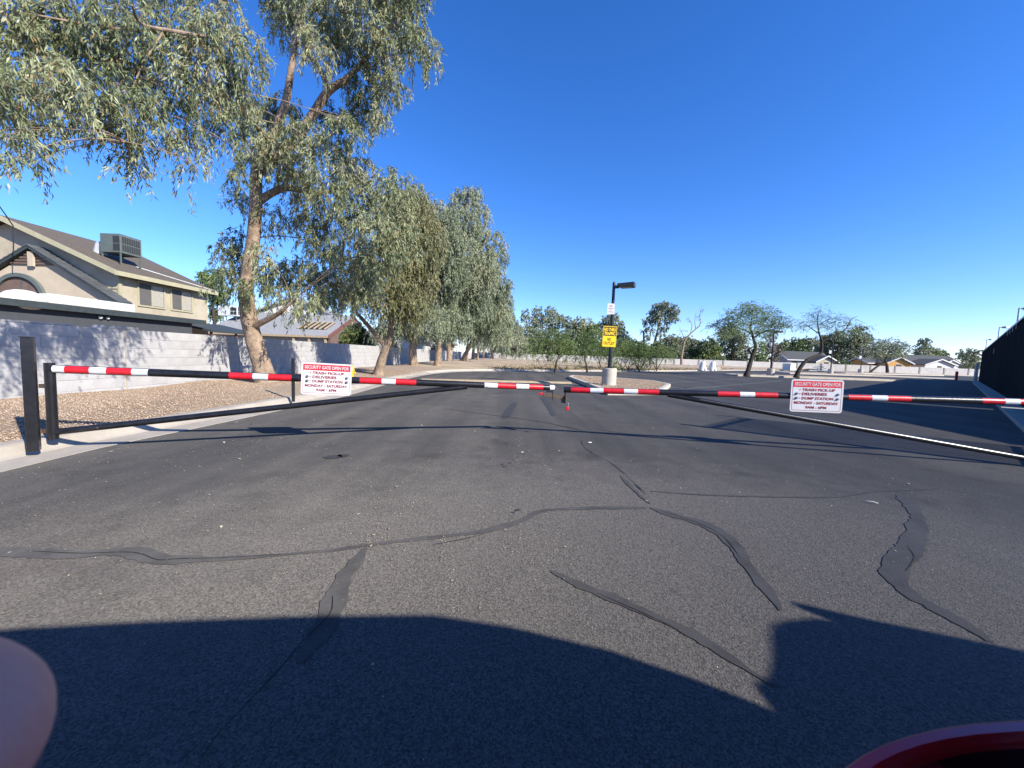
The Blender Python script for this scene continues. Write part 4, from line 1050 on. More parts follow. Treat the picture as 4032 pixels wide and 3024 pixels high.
# patio roofs along the back yard
m_ = MB(); m_.box(-23.0, 10.0, 2.50, -20.2, 25.3, 2.66); m_.build('patio_roof', 'shingle', h1, False, False)
m_ = MB(); m_.box(-20.197, 9.9, 2.46, -20.12, 25.35, 2.74); m_.build('patio_fascia', 'fascia_dark', h1, False, False)
m_ = MB(); m_.box(-20.6, 10.0, 0, -20.45, 24.6, 2.497); m_.build('patio_wall', 'patio_wall', h1, False, False)
m_ = MB(); m_.prism([(-23.0, 25.5, 2.75), (-19.9, 25.5, 2.12), (-19.9, 25.5, 2.0), (-23.0, 25.5, 2.6)], (0, 5.0, 0)); m_.build('porch_roof', 'fascia_dark', h1, False, False)
for y in (25.7, 28, 30.3): m_ = MB(); m_.box(-20.2, y, 0, -20.08, y + .12, 2.05); m_.build('porch_post', 'redbrown', h1, False, False)
m_ = MB(); m_.box(-20.95, 17.1, 2.72, -20.4, 20.9, 3.17); m_.build('white_duct', 'drygreen', h1, False, False, .03)
m_ = MB(); m_.ball((-20.7, 16.4, 2.74), .75, 16, 8, (.55, 1.1, .62)); m_.build('duct_dome', 'drygreen', h1, True, False)
m_ = MB(); m_.ball((-20.38, 19.1, 2.32), .09, 10, 6); m_.ball((-20.38, 19.45, 2.32), .08, 10, 6); m_.build('floodlight', 'ac_white', h1, True, False)
m_ = MB(); m_.tube([P(-40, 760, 19), P(25, 850, 20.5), P(52, 890, 21.05), P(53, 990, 21.1)], .025, 6); m_.build('service_wire', 'carblack', h1, True, False)

# ------------------------------------------------------------------ grey shingled house beyond it
h2 = thing('grey_roof_house', 'low house with pale grey shingle roof under repair behind the leaning trunk', 'house', (-24, 41, 0))
x0, x1 = -30.5, P(1291, 1323, 37.6).x
ey, ez, ry, rz_ = 37.6, 2.42, 44.0, 5.0
m_ = MB(); m_.prism([(x0, ey, ez), (x0, ry, rz_), (x0, ry, rz_ - .15), (x0, ey, ez - .15)], (x1 - x0, 0, 0)); m_.build('roof', 'shingle_grey', h2, False, False)
m_ = MB(); m_.prism([(x0, 2 * ry - ey, ez), (x0, ry, rz_), (x0, ry, rz_ - .15), (x0, 2 * ry - ey, ez - .15)], (x1 - x0, 0, 0)); m_.build('roof', 'shingle_grey', h2, False, False)
m_ = MB(); m_.prism([(x1 + .003, ey - .03, ez + .03), (x1 + .003, ry, rz_ + .03), (x1 + .003, ry, rz_ - .3), (x1 + .003, ey - .03, ez - .27)], (.08, 0, 0)); m_.build('rake_board', 'redbrown', h2, False, False)
m_ = MB(); m_.prism([(x1 - .35, 38.2, 0), (x1 - .35, 2 * ry - 38.2, 0), (x1 - .35, 2 * ry - 38.2, 2.5), (x1 - .35, ry, rz_ - .3), (x1 - .35, 38.2, 2.5)], (.3, 0, 0)); m_.build('end_wall', 'arch', h2, False, False)
m_ = MB(); m_.box(x0, 38.2, 0, x1 - .4, 38.5, 2.3); m_.build('wall', 'wall_grey', h2, False, False)
m_ = MB(); m_.box(x0, ey - .08, ez - .2, x1, ey - .003, ez + .0); m_.build('eave_board', 'wood', h2, False, False)
for x in (x1 - .3, x1 - 1.9, x1 - 3.4): m_ = MB(); m_.box(x - .09, ey + .05, 0, x + .09, ey + .23, ez - .2); m_.build('porch_post', 'wood', h2, False, False)
c = P(1245, 1280, 40.2); slp = (rz_ - ez) / (ry - ey)
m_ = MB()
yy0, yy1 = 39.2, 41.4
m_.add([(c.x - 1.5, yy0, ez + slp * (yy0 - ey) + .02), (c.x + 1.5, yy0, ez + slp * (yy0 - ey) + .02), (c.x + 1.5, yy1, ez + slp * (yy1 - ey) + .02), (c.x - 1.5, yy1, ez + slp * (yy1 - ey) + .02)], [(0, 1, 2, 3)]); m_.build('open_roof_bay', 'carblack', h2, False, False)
for k in range(6):
    x = c.x - 1.45 + k * .55; m_ = MB(); m_.obox((x, yy0, ez + slp * (yy0 - ey) + .03), (.12, 0, 0), (0, yy1 - yy0, slp * (yy1 - yy0)), (0, 0, .12)); m_.build('rafter', 'wood', h2, False, False)
a1 = P(911, 1232, 41.2); acunit(h2, a1, 2.0, 1.1, 1.0, a1.z - .35, [(a1.x + sx * .85, a1.y + sy * .45, a1.z - 1.35) for sx in (-1, 1) for sy in (-1, 1)], 'ac_white')
pk2 = P(1157, 1181, 47)
m_ = MB(); m_.prism([(pk2.x - 6, 47, pk2.z - 2.2), (pk2.x + 6, 47, pk2.z - 2.2), (pk2.x, 47, pk2.z)], (0, .3, 0)); m_.build('white_gable', 'white', h2, False, False)
for s_ in (-1, 1): m_ = MB(); m_.prism([(pk2.x + s_ * 6.5, 46.5, pk2.z - 2.33), (pk2.x, 46.5, pk2.z + .08), (pk2.x, 46.5, pk2.z + .24), (pk2.x + s_ * 6.5, 46.5, pk2.z - 2.17)], (0, 5, 0)); m_.build('upper_roof', 'shingle_grey', h2, False, False)
a1 = P(1262, 1190, 47.5); acunit(h2, a1, 1.6, 1.2, 1.1, a1.z - .6, [(a1.x + sx * .7, a1.y, a1.z - 1.6) for sx in (-1, 1)], 'ac')

# ------------------------------------------------------------------ small far houses
def gable_house(name, label, c, w_, d_, wh, rh, rz, wallm, roofm, trim='white', wins=2, axis='x'):
    r = thing(name, label, 'house', (c[0], c[1], 0), rz)
    m_ = MB()
    if axis == 'x': m_.prism([(-w_ / 2, -d_ / 2, 0), (-w_ / 2, d_ / 2, 0), (-w_ / 2, d_ / 2, wh), (-w_ / 2, 0, rh - .1), (-w_ / 2, -d_ / 2, wh)], (w_, 0, 0))
    else: m_.prism([(-w_ / 2, -d_ / 2, 0), (w_ / 2, -d_ / 2, 0), (w_ / 2, -d_ / 2, wh), (0, -d_ / 2, rh - .1), (-w_ / 2, -d_ / 2, wh)], (0, d_, 0))
    m_.build('wall', wallm, r)
    o_ = .5
    for s_ in (-1, 1):
        m_ = MB()
        if axis == 'x':
            k_ = (rh - wh) / (d_ / 2); e = s_ * (d_ / 2 + o_); ze = wh - k_ * o_
            m_.prism([(-w_ / 2 - o_, e, ze), (-w_ / 2 - o_, 0, rh), (-w_ / 2 - o_, 0, rh + .15), (-w_ / 2 - o_, e, ze + .15)], (w_ + 2 * o_, 0, 0)); rf_ = m_.build('roof', roofm, r)
            m_ = MB(); m_.box(-w_ / 2 - o_, min(e, e + s_ * .06), ze - .12, w_ / 2 + o_, max(e, e + s_ * .06), ze + .14); m_.build('fascia', trim, rf_)
            for q in (-w_ / 2 - o_ - .06, w_ / 2 + o_): m_ = MB(); m_.prism([(q, e, ze - .15), (q, 0, rh - .15), (q, 0, rh + .17), (q, e, ze + .17)], (.06, 0, 0)); m_.build('rake_board', trim, rf_)
        else:
            k_ = (rh - wh) / (w_ / 2); e = s_ * (w_ / 2 + o_); ze = wh - k_ * o_
            m_.prism([(e, -d_ / 2 - o_, ze), (0, -d_ / 2 - o_, rh), (0, -d_ / 2 - o_, rh + .15), (e, -d_ / 2 - o_, ze + .15)], (0, d_ + 2 * o_, 0)); rf_ = m_.build('roof', roofm, r)
            m_ = MB(); m_.prism([(e, -d_ / 2 - o_ - .06, ze - .15), (0, -d_ / 2 - o_ - .06, rh - .15), (0, -d_ / 2 - o_ - .06, rh + .17), (e, -d_ / 2 - o_ - .06, ze + .17)], (0, .058, 0)); m_.build('rake_board', trim, rf_)
    for k in range(wins):
        x = -w_ / 2 + w_ * (k + .5) / wins; m_ = MB(); m_.box(x - .6, -d_ / 2 - .03, 1.2, x + .6, -d_ / 2 + .02, 2.2); wq = m_.build('window', 'glass_dark', r)
        m_ = MB(); m_.box(x - .7, -d_ / 2 - .04, 2.2, x + .7, -d_ / 2 + .01, 2.3); m_.build('window_frame', trim, wq)
    return r
def hx(px, Y): return P(px, 1440, Y).x
gable_house('cottage', 'cottage with charcoal roof behind the far wall near the leaning mesquite', (hx(3165, 104), 106), 11, 7, 2.75, 4.75, 0.0, 'wall_grey', 'slate_roof', wins=3)
gable_house('cottage', 'small pale gabled house front beside the charcoal roofed cottage', (hx(3245, 100), 102), 5.5, 5, 2.3, 3.7, 0.05, 'stucco', 'slate_roof', wins=1, axis='y')
gable_house('bungalow', 'orange stucco bungalow with white eaves behind the far mesquite', (hx(3482, 104), 107), 9, 6, 2.5, 3.75, 0.0, 'orange', 'slate_roof', wins=2)
gable_house('bungalow', 'orange gabled bungalow end with white rake boards and small window', (hx(3545, 100), 102.5), 5.5, 5, 2.6, 4.0, -.15, 'orange', 'slate_roof', wins=1, axis='y')
gable_house('bungalow', 'wide white house with charcoal roof behind the far wall', (hx(3650, 112), 116), 20, 9, 2.7, 5.2, 0.0, 'wall_grey', 'slate_roof', wins=3)
gable_house('bungalow', 'white gabled garage front with a dark door behind the far wall', (hx(3708, 104), 107), 8, 5, 2.5, 3.95, 0.0, 'white', 'slate_roof', wins=1, axis='y')
gable_house('bungalow', 'small white gabled wing nearest the black fence end', (hx(3768, 106), 110), 6.5, 5, 2.5, 3.9, 0.0, 'white', 'slate_roof', wins=1, axis='y')
gable_house('cottage', 'pale cottage with a rust roof glimpsed between the row of trunks', (-14.5, 62), 9, 8, 2.6, 4.4, 0.0, 'stucco', 'redbrown', wins=2, axis='y')
gable_house('cottage', 'white cottage half hidden behind the eucalyptus row', (-13.5, 46), 6, 6, 2.5, 3.9, 0.0, 'white', 'shingle_grey', wins=1, axis='y')

# ------------------------------------------------------------------ trees
FPE = dict(dens=9500, lps=20, slen=.36, ll=.135, lw=.025, droop=.8)
def PX(lst, Y): return [P(px, py, y if False else Y) for px, py in lst]
# big leaning eucalyptus with the branch reaching over the gravel strip
b0 = G(1052, 1508, .15); TY = b0.y
tr = [b0] + [P(px, py, TY - .0 - k * .05) for k, (px, py) in enumerate([(1020, 1400), (988, 1290), (970, 1170), (975, 1080), (998, 940), (1008, 800), (1012, 680), (1060, 560), (1120, 420), (1150, 250), (1180, 60)])]
limbs = [(tr, [.27, .225, .205, .19, .165, .155, .15, .14, .12, .10, .07, .03]),
         ([tr[7], P(1150, 560, TY), P(1229, 456, TY), P(1294, 358, TY), P(1376, 300, TY), P(1480, 180, TY), P(1580, 40, TY)], [.13, .12, .11, .095, .075, .05, .025]),
         ([P(1294, 358, TY), P(1262, 277, TY), P(1205, 195, TY), P(1170, 60, TY)], [.08, .06, .05, .025]),
         ([tr[6], P(1120, 740, TY), P(1260, 760, TY + .5), P(1420, 720, TY + 1)], [.11, .09, .07, .03]),
         ([tr[2], P(1060, 1255, TY - .3), P(1110, 1225, TY - .5), P(1150, 1185, TY - .6)], [.10, .075, .05, .02]),
         ([tr[8], P(960, 430, 9.0), P(900, 300, 7.0), P(850, 200, 6.0), P(640, 130, 5.5), P(420, 110, 5.0), P(150, 60, 4.5)], [.09, .065, .045, .034, .022, .015, .008]),
         ([P(900, 160, 6.0), P(700, 125, 5.0), P(560, 95, 4.7), P(520, 20, 4.5)], [.014, .020, .018, .010]),
         ([P(640, 130, 5.2), P(560, 260, 5.0), P(500, 420, 4.8), P(505, 560, 4.7)], [.012, .009, .007, .004])]
far_cl = [(1150, 80, 95), (1290, 40, 100), (1440, 60, 100), (1570, 20, 95), (1640, 180, 80), (1700, 200, 35), (1500, 220, 85), (1350, 150, 85), (1240, 190, 70), (1430, 330, 75), (1530, 330, 60), (1440, 440, 70), (1370, 500, 65), (1300, 450, 55),
          (1500, 440, 40), (1560, 120, 70), (1120, -60, 100), (1300, -100, 110), (1480, -120, 110), (1620, -60, 80),
          (930, 400, 75), (1010, 470, 80), (1110, 440, 75), (1190, 520, 75), (1080, 570, 80), (1250, 580, 65), (970, 560, 55), (1000, 640, 60), (1150, 650, 70),
          (1160, 720, 70), (1270, 730, 75), (1390, 760, 80), (1420, 660, 60), (1230, 840, 80), (1370, 870, 85), (1500, 780, 80), (1560, 720, 65), (1580, 830, 70), (1480, 900, 85), (1250, 960, 80), (1390, 1000, 85), (1520, 1000, 80),
          (1590, 930, 65), (940, 950, 55), (890, 1000, 50), (870, 1070, 40), (950, 1060, 50), (1030, 1000, 50), (1080, 1090, 65), (1160, 1060, 65), (1240, 1100, 75), (1330, 1110, 75), (1110, 1160, 50), (1200, 1180, 48), (1290, 1160, 52), (1440, 1110, 60),
          (1390, 1180, 42), (1170, 1240, 22), (950, 780, 45), (940, 700, 40), (1070, 850, 55), (1010, 1120, 45), (930, 1150, 35), (1340, 600, 55), (1370, 670, 45)]
rg = random.Random(77)
cl = [c + (TY + rg.uniform(-1.5, 1.3),) for c in far_cl]
near_cl = [(20, 60, 120), (150, 20, 120), (300, 60, 115), (440, 20, 110), (560, 60, 100), (690, 30, 90), (800, 90, 85), (900, 130, 80), (980, 210, 75), (60, 190, 115), (220, 190, 110), (370, 200, 105), (510, 200, 95), (640, 200, 85), (770, 220, 80), (880, 270, 75),
           (970, 320, 60), (20, 320, 105), (150, 330, 100), (290, 330, 95), (430, 330, 95), (560, 330, 85), (690, 330, 75), (800, 350, 70), (890, 390, 60), (30, 430, 85), (20, 530, 70), (110, 450, 70), (90, 590, 40), (400, 420, 70), (490, 450, 75), (600, 430, 65), (710, 440, 55), (510, 540, 55), (520, 620, 32),
           (790, 460, 50), (760, 530, 48), (770, 600, 28), (860, 470, 42), (640, 510, 40), (720, 580, 30), (250, 420, 55), (-60, 300, 90), (820, -40, 90), (180, 510, 35), (400, 510, 36), (505, 680, 22), (512, 655, 24), (530, 590, 40), (760, 640, 20), (772, 665, 16), (755, 560, 36), (60, 620, 34), (110, 640, 22), (430, 470, 40), (300, 440, 36), (880, 520, 30), (890, 560, 20), (650, 560, 22)]
cln = [c + (4.15 + 2.0 * max(-.1, c[0] / 1000) + rg.uniform(-.4, .45),) for c in near_cl]
clw = pxclumps([(c[0], c[1], c[2] * .84, c[3]) for c in cl], TY)
clw2 = pxclumps([(c[0], c[1], c[2] * .80, c[3]) for c in cln], TY)
make_tree('eucalyptus_tree', 'tall leaning eucalyptus with drooping foliage overhanging the gravel strip', 'tree', limbs, clw, 'bark', 'leaf_euc', FPE, 101, twigs=6, twig_r=.006, knots=.10, extra=(clw2, dict(dens=17500, lps=18, slen=.30, ll=.092, lw=.0165, droop=.8)))

# the row of eucalyptus along the wall
FPR = dict(dens=5300, lps=20, slen=.62, ll=.20, lw=.042, droop=.85)
ROW = [
 ('eucalyptus_tree', 'forked leaning eucalyptus behind the gate sign with olive foliage', (1490, 1477), 16.4, [(1500, 1430), (1520, 1368), (1537, 1320), (1545, 1200), (1570, 1050), (1590, 900)], .20,
  [[(1520, 1368), (1442, 1274), (1401, 1225), (1377, 1160)]], [(1560, 800, 70), (1640, 790, 60), (1600, 890, 80), (1540, 930, 70), (1660, 900, 80), (1600, 1000, 85), (1540, 1080, 80), (1650, 1080, 80), (1590, 1170, 70), (1500, 1170, 55), (1420, 1160, 50), (1640, 1200, 60), (1370, 1130, 45), (1450, 1050, 65), (1690, 980, 60)], 'leaf_euc2'),
 ('eucalyptus_tree', 'silver green weeping eucalyptus next after the forked leaning one', (1632, 1448), 24.9, [(1625, 1380), (1640, 1300), (1680, 1150), (1720, 950), (1700, 800)], .27,
  [[(1640, 1300), (1600, 1200), (1560, 1120)]], [(1640, 760, 40), (1660, 830, 45), (1700, 920, 70), (1640, 960, 60), (1730, 1000, 75), (1670, 1070, 75), (1600, 1130, 65), (1740, 1120, 75), (1670, 1190, 65), (1600, 1230, 60), (1540, 1260, 55), (1700, 1260, 60), (1500, 1300, 40), (1580, 1310, 35), (1640, 1300, 40), (1760, 870, 55), (1720, 840, 50), (1780, 960, 60), (1790, 1060, 60), (1690, 1000, 60)], 'leaf_silver'),
 ('eucalyptus_tree', 'tallest silver eucalyptus of the row with a ragged open top', (1722, 1446), 27.0, [(1728, 1380), (1735, 1300), (1780, 1120), (1820, 950), (1850, 790)], .25,
  [[(1780, 1120), (1860, 1000), (1930, 920)]], [(1850, 770, 35), (1800, 810, 40), (1890, 830, 38), (1840, 870, 50), (1790, 900, 45), (1880, 920, 45), (1940, 930, 26), (1965, 965, 22), (1830, 980, 60), (1900, 1010, 55), (1780, 1050, 65), (1860, 1080, 65), (1780, 1160, 65), (1860, 1180, 65), (1800, 1260, 60), (1730, 1290, 50), (1760, 960, 50), (1750, 1220, 55), (1920, 1080, 45), (1870, 760, 22), (1810, 760, 20)], 'leaf_silver'),
 ('eucalyptus_tree', 'slender upright eucalyptus in the tree row with straight trunk', (1768, 1431), 37.0, [(1768, 1370), (1770, 1300), (1800, 1200), (1830, 1100)], .25, [], [(1830, 1080, 50), (1880, 1120, 50), (1830, 1180, 55), (1890, 1200, 55), (1790, 1250, 50), (1850, 1280, 50), (1770, 1310, 40)], 'leaf_silver'),
 ('eucalyptus_tree', 'eucalyptus leaning strongly toward the field in the tree row', (1815, 1431), 36.0, [(1835, 1390), (1855, 1350), (1880, 1250), (1910, 1120), (1930, 1000)], .24, [], [(1925, 1010, 36), (1945, 1065, 40), (1910, 1080, 45), (1950, 1140, 48), (1920, 1190, 50), (1960, 1220, 48), (1890, 1260, 50), (1940, 1290, 48), (1860, 1310, 35), (1975, 1010, 26), (1985, 1120, 32), (1890, 1160, 45), (1990, 1190, 30)], 'leaf_silver'),
 ('eucalyptus_tree', 'dense round crowned eucalyptus near the end of the tree row', (1863, 1421), 50.0, [(1865, 1360), (1870, 1320), (1900, 1240)], .25, [], [(1900, 1210, 45), (1960, 1180, 38), (1930, 1250, 45), (1980, 1260, 42), (1890, 1300, 40), (1950, 1310, 42), (1990, 1320, 38)], 'leaf_silver'),
 ('eucalyptus_tree', 'thick trunked eucalyptus second from the end of the tree row', (1905, 1414), 66.0, [(1908, 1370), (1915, 1330), (1950, 1270)], .34, [], [(1990, 1230, 30), (2010, 1270, 34), (1970, 1300, 32), (2025, 1300, 32), (1990, 1340, 34), (1940, 1350, 30), (2030, 1340, 30)], 'leaf_silver'),
 ('eucalyptus_tree', 'low branching eucalyptus at the end of the row by the wall corner', (1937, 1410), 78.0, [(1940, 1380), (1950, 1350), (1990, 1320)], .34, [], [(2040, 1310, 26), (2055, 1340, 28), (2020, 1360, 28), (2060, 1370, 24), (1985, 1370, 24), (2035, 1385, 18)], 'leaf_silver'),
]
for k, (nm, lab, bp, Y, tk, r0, extra, cls, leaf) in enumerate(ROW):
    b = G(bp[0], bp[1], .17); Y = b.y if abs(b.y - Y) < 14 else Y
    b = P(bp[0], bp[1], Y); b.z = .17
    tks = [b] + [P(px, py, Y) for px, py in tk]; n_ = len(tks)
    lim = [(tks, [r0 * (1 - .8 * i / (n_ - 1)) for i in range(n_)])]
    for ex in extra: lim.append(([P(px, py, Y) for px, py in ex], [r0 * .55 * (1 - .7 * i / (len(ex) - 1)) for i in range(len(ex))]))
    fp = dict(FPR); sc_ = max(.7, Y / 26.0); fp['ll'] *= sc_ ** .75; fp['lw'] *= sc_ ** .8; fp['dens'] /= sc_ ** 1.55; fp['slen'] *= min(1.4, sc_ ** .4)
    rg = random.Random(200 + k)
    cw = pxclumps([(c[0], c[1], c[2] * .90, Y + rg.uniform(-.06, .06) * Y) for c in cls], Y)
    make_tree(nm, lab, 'tree', lim, cw, 'bark', leaf, fp, 300 + k, twigs=4, twig_r=.015)
# slim trunks standing between them
for k, (px, py, Y, top, lab) in enumerate([(1838, 1429, 41, 1290, 'slim eucalyptus sapling trunk crossing behind the strongly leaning one'), (1880, 1421, 50, 1330, 'very thin eucalyptus sapling beside the dense round crowned one')]):
    b = P(px, py, Y); b.z = .17
    make_tree('eucalyptus_sapling', lab, 'tree', [([b, P(px + 3, (py + top) / 2, Y), P(px + 12, top, Y)], [.16, .12, .04])], pxclumps([(px + 15, top, 40, Y), (px + 30, top - 40, 40, Y + 1)], Y), 'bark', 'leaf_silver', dict(FPR, ll=.28, lw=.055, dens=1800), 330 + k)

# small mesquites on the field edge
FPM = dict(dens=5600, lps=18, slen=.55, ll=.11, lw=.030, droop=.30, orient=.6)
MES = [((2186, 1463), [(2190, 1430), (2198, 1400), (2185, 1370)], .085, [(2085, 1385, 26), (2110, 1360, 34), (2150, 1335, 36), (2195, 1325, 36), (2225, 1350, 34), (2185, 1375, 38), (2140, 1390, 30), (2230, 1390, 28), (2240, 1370, 22), (2165, 1310, 20)], 'mesquite tree with a thin curved trunk at the kerb in front of the white wall'),
       ((2312, 1463), [(2308, 1435), (2302, 1405), (2310, 1380)], .075, [(2270, 1380, 28), (2300, 1350, 34), (2340, 1345, 34), (2320, 1385, 32), (2360, 1375, 28), (2280, 1405, 20), (2350, 1320, 24)], 'mesquite tree with crooked trunk left standing beside the lamp post'),
       ((2366, 1450), [(2360, 1425), (2352, 1400)], .07, [(2370, 1390, 30), (2395, 1370, 30), (2410, 1400, 24), (2385, 1345, 24)], 'bushy mesquite directly behind the lamp post'),
       ((2405, 1462), [(2410, 1448), (2420, 1435)], .03, [(2400, 1442, 16), (2425, 1440, 16), (2415, 1425, 14)], 'low green bush at the foot of the lamp post'),
       ((2450, 1457), [(2445, 1430), (2455, 1400)], .05, [(2440, 1385, 28), (2460, 1360, 26), (2475, 1390, 26), (2450, 1345, 18)], 'multi stemmed mesquite just past the lamp post'),
       ((2474, 1457), [(2478, 1430), (2490, 1400)], .05, [(2490, 1380, 26), (2505, 1400, 22), (2480, 1350, 20)], 'slim mesquite between two bushier ones on the field'),
       ((2517, 1460), [(2512, 1440), (2520, 1410)], .07, [(2520, 1415, 28), (2545, 1395, 30), (2515, 1385, 28), (2545, 1420, 22), (2540, 1370, 22)], 'dense low mesquite shrub with several stems at the kerb'),
       ((2586, 1458), [(2584, 1435), (2590, 1405)], .055, [(2570, 1405, 24), (2600, 1390, 28), (2625, 1400, 24), (2590, 1370, 22), (2640, 1385, 20)], 'last small mesquite of the group along the field kerb')]
for k, (bp, tk, r0, cls, lab) in enumerate(MES):
    b = G(bp[0], bp[1], .14); Y = b.y; rg = random.Random(400 + k)
    tks = [b] + [P(px, py, Y) for px, py in tk]
    lim = [(tks, [r0 * (1 - .6 * i / (len(tks) - 1)) for i in range(len(tks))])]
    if k >= 4:
        for s_ in (-1, 1): lim.append(([b, b + Vector((s_ * .25, .1, .45)), b + Vector((s_ * .55, .1, 1.1))], [r0 * .8, r0 * .6, r0 * .3]))
    cw = [(c[0], c[1], max(c[2], .35), c[3]) for c in pxclumps([(c[0], c[1], c[2] * .9, Y + rg.uniform(-.7, .7)) for c in cls], Y)]
    make_tree('mesquite_tree' if k != 3 else 'bush', lab, 'tree' if k != 3 else 'bush', lim, cw, 'bark_dark', 'leaf_mesq', FPM, 420 + k, twigs=5, twig_r=.01)

# larger mesquites in the parking islands
b = G(2940, 1479, .13); Y = b.y
lim = [([b] + [P(px, py, Y) for px, py in [(2950, 1445), (2963, 1400), (2975, 1365), (2968, 1340), (2962, 1315), (2955, 1290), (2960, 1250)]], [.22, .17, .15, .14, .11, .09, .07, .03]),
       ([P(2963, 1395, Y), P(2948, 1378, Y), P(2957, 1370, Y), P(2975, 1362, Y)], [.10, .07, .06, .05]),
       ([P(2962, 1318, Y), P(2945, 1305, Y), P(2900, 1290, Y), P(2850, 1275, Y)], [.06, .05, .04, .02]), ([P(2968, 1330, Y), P(3000, 1310, Y), P(3060, 1290, Y)], [.06, .05, .02])]
cls = [(2830, 1275, 22), (2860, 1265, 30), (2890, 1245, 34), (2925, 1225, 36), (2960, 1215, 36), (3000, 1225, 36), (3040, 1245, 34), (3070, 1265, 28), (3095, 1275, 20), (2870, 1300, 30), (2910, 1285, 38), (2955, 1270, 40), (3005, 1275, 38), (3050, 1290, 28), (2850, 1320, 20), (2965, 1310, 26), (2990, 1350, 20), (2995, 1310, 26), (2800, 1285, 13), (3120, 1280, 13), (2950, 1195, 16)]
make_tree('mesquite_tree', 'broad crooked mesquite with full feathery crown on the parking island', 'tree', lim, pxclumps([(c[0], c[1], c[2] * .9, Y + random.Random(c[0]).uniform(-1, 1)) for c in cls], Y), 'bark_dark', 'leaf_mesq', dict(FPM, dens=4200, flat=.7, slen=.7), 460, twigs=5, twig_r=.012)
b = G(3135, 1484, .13); Y = b.y
lim = [([b] + [P(px, py, Y) for px, py in [(3150, 1450), (3175, 1420), (3205, 1405), (3232, 1390), (3235, 1345), (3225, 1310), (3218, 1260), (3225, 1225)]], [.19, .16, .14, .13, .12, .09, .06, .04, .015]),
       ([P(3234, 1345, Y), P(3260, 1335, Y), P(3290, 1320, Y), P(3330, 1295, Y), P(3350, 1260, Y), P(3375, 1245, Y)], [.08, .07, .06, .045, .03, .012]),
       ([P(3226, 1315, Y), P(3190, 1290, Y), P(3160, 1270, Y)], [.05, .035, .012]), ([P(3330, 1295, Y), P(3380, 1290, Y), P(3430, 1302, Y)], [.03, .02, .008]), ([P(3222, 1280, Y), P(3260, 1260, Y), P(3310, 1250, Y)], [.04, .025, .01])]
cls = [(3165, 1270, 24), (3195, 1245, 26), (3230, 1230, 26), (3270, 1250, 28), (3310, 1260, 28), (3350, 1275, 26), (3385, 1290, 22), (3190, 1285, 24), (3240, 1275, 28), (3290, 1290, 30), (3340, 1305, 24), (3410, 1300, 14), (3150, 1290, 14), (3270, 1310, 22)]
make_tree('mesquite_tree', 'sparse mesquite with a long bent trunk leaning over the parking island', 'tree', lim, pxclumps([(c[0], c[1], c[2] * .95, Y + random.Random(c[0]).uniform(-1, 1)) for c in cls], Y), 'bark_dark', 'leaf_mesq', dict(FPM, dens=2300, flat=.7, slen=.8, ll=.10, lw=.024), 461, twigs=12, twig_r=.012)
Y = 81.0; b = P(3426, 1467, Y); b.z = .1
lim = [([b] + [P(px, py, Y) for px, py in [(3445, 1450), (3468, 1435), (3490, 1430), (3480, 1400)]], [.22, .2, .18, .15, .08]), ([P(3494, 1467, Y), P(3492, 1440, Y), P(3485, 1415, Y), P(3500, 1390, Y)], [.3, .25, .2, .1])]
cls = [(3450, 1395, 28), (3430, 1370, 26), (3460, 1355, 28), (3500, 1350, 30), (3535, 1360, 26), (3555, 1380, 22), (3500, 1385, 30), (3470, 1385, 28), (3540, 1395, 20), (3570, 1370, 10)]
make_tree('mesquite_tree', 'far spreading mesquite with two dark trunks near the orange bungalow', 'tree', lim, pxclumps([(c[0], c[1], c[2] * .9, Y + random.Random(c[0]).uniform(-1, 1)) for c in cls], Y), 'bark_dark', 'leaf_far', dict(dens=800, lps=14, slen=1.0, ll=.26, lw=.085, droop=.3, flat=.7), 462)

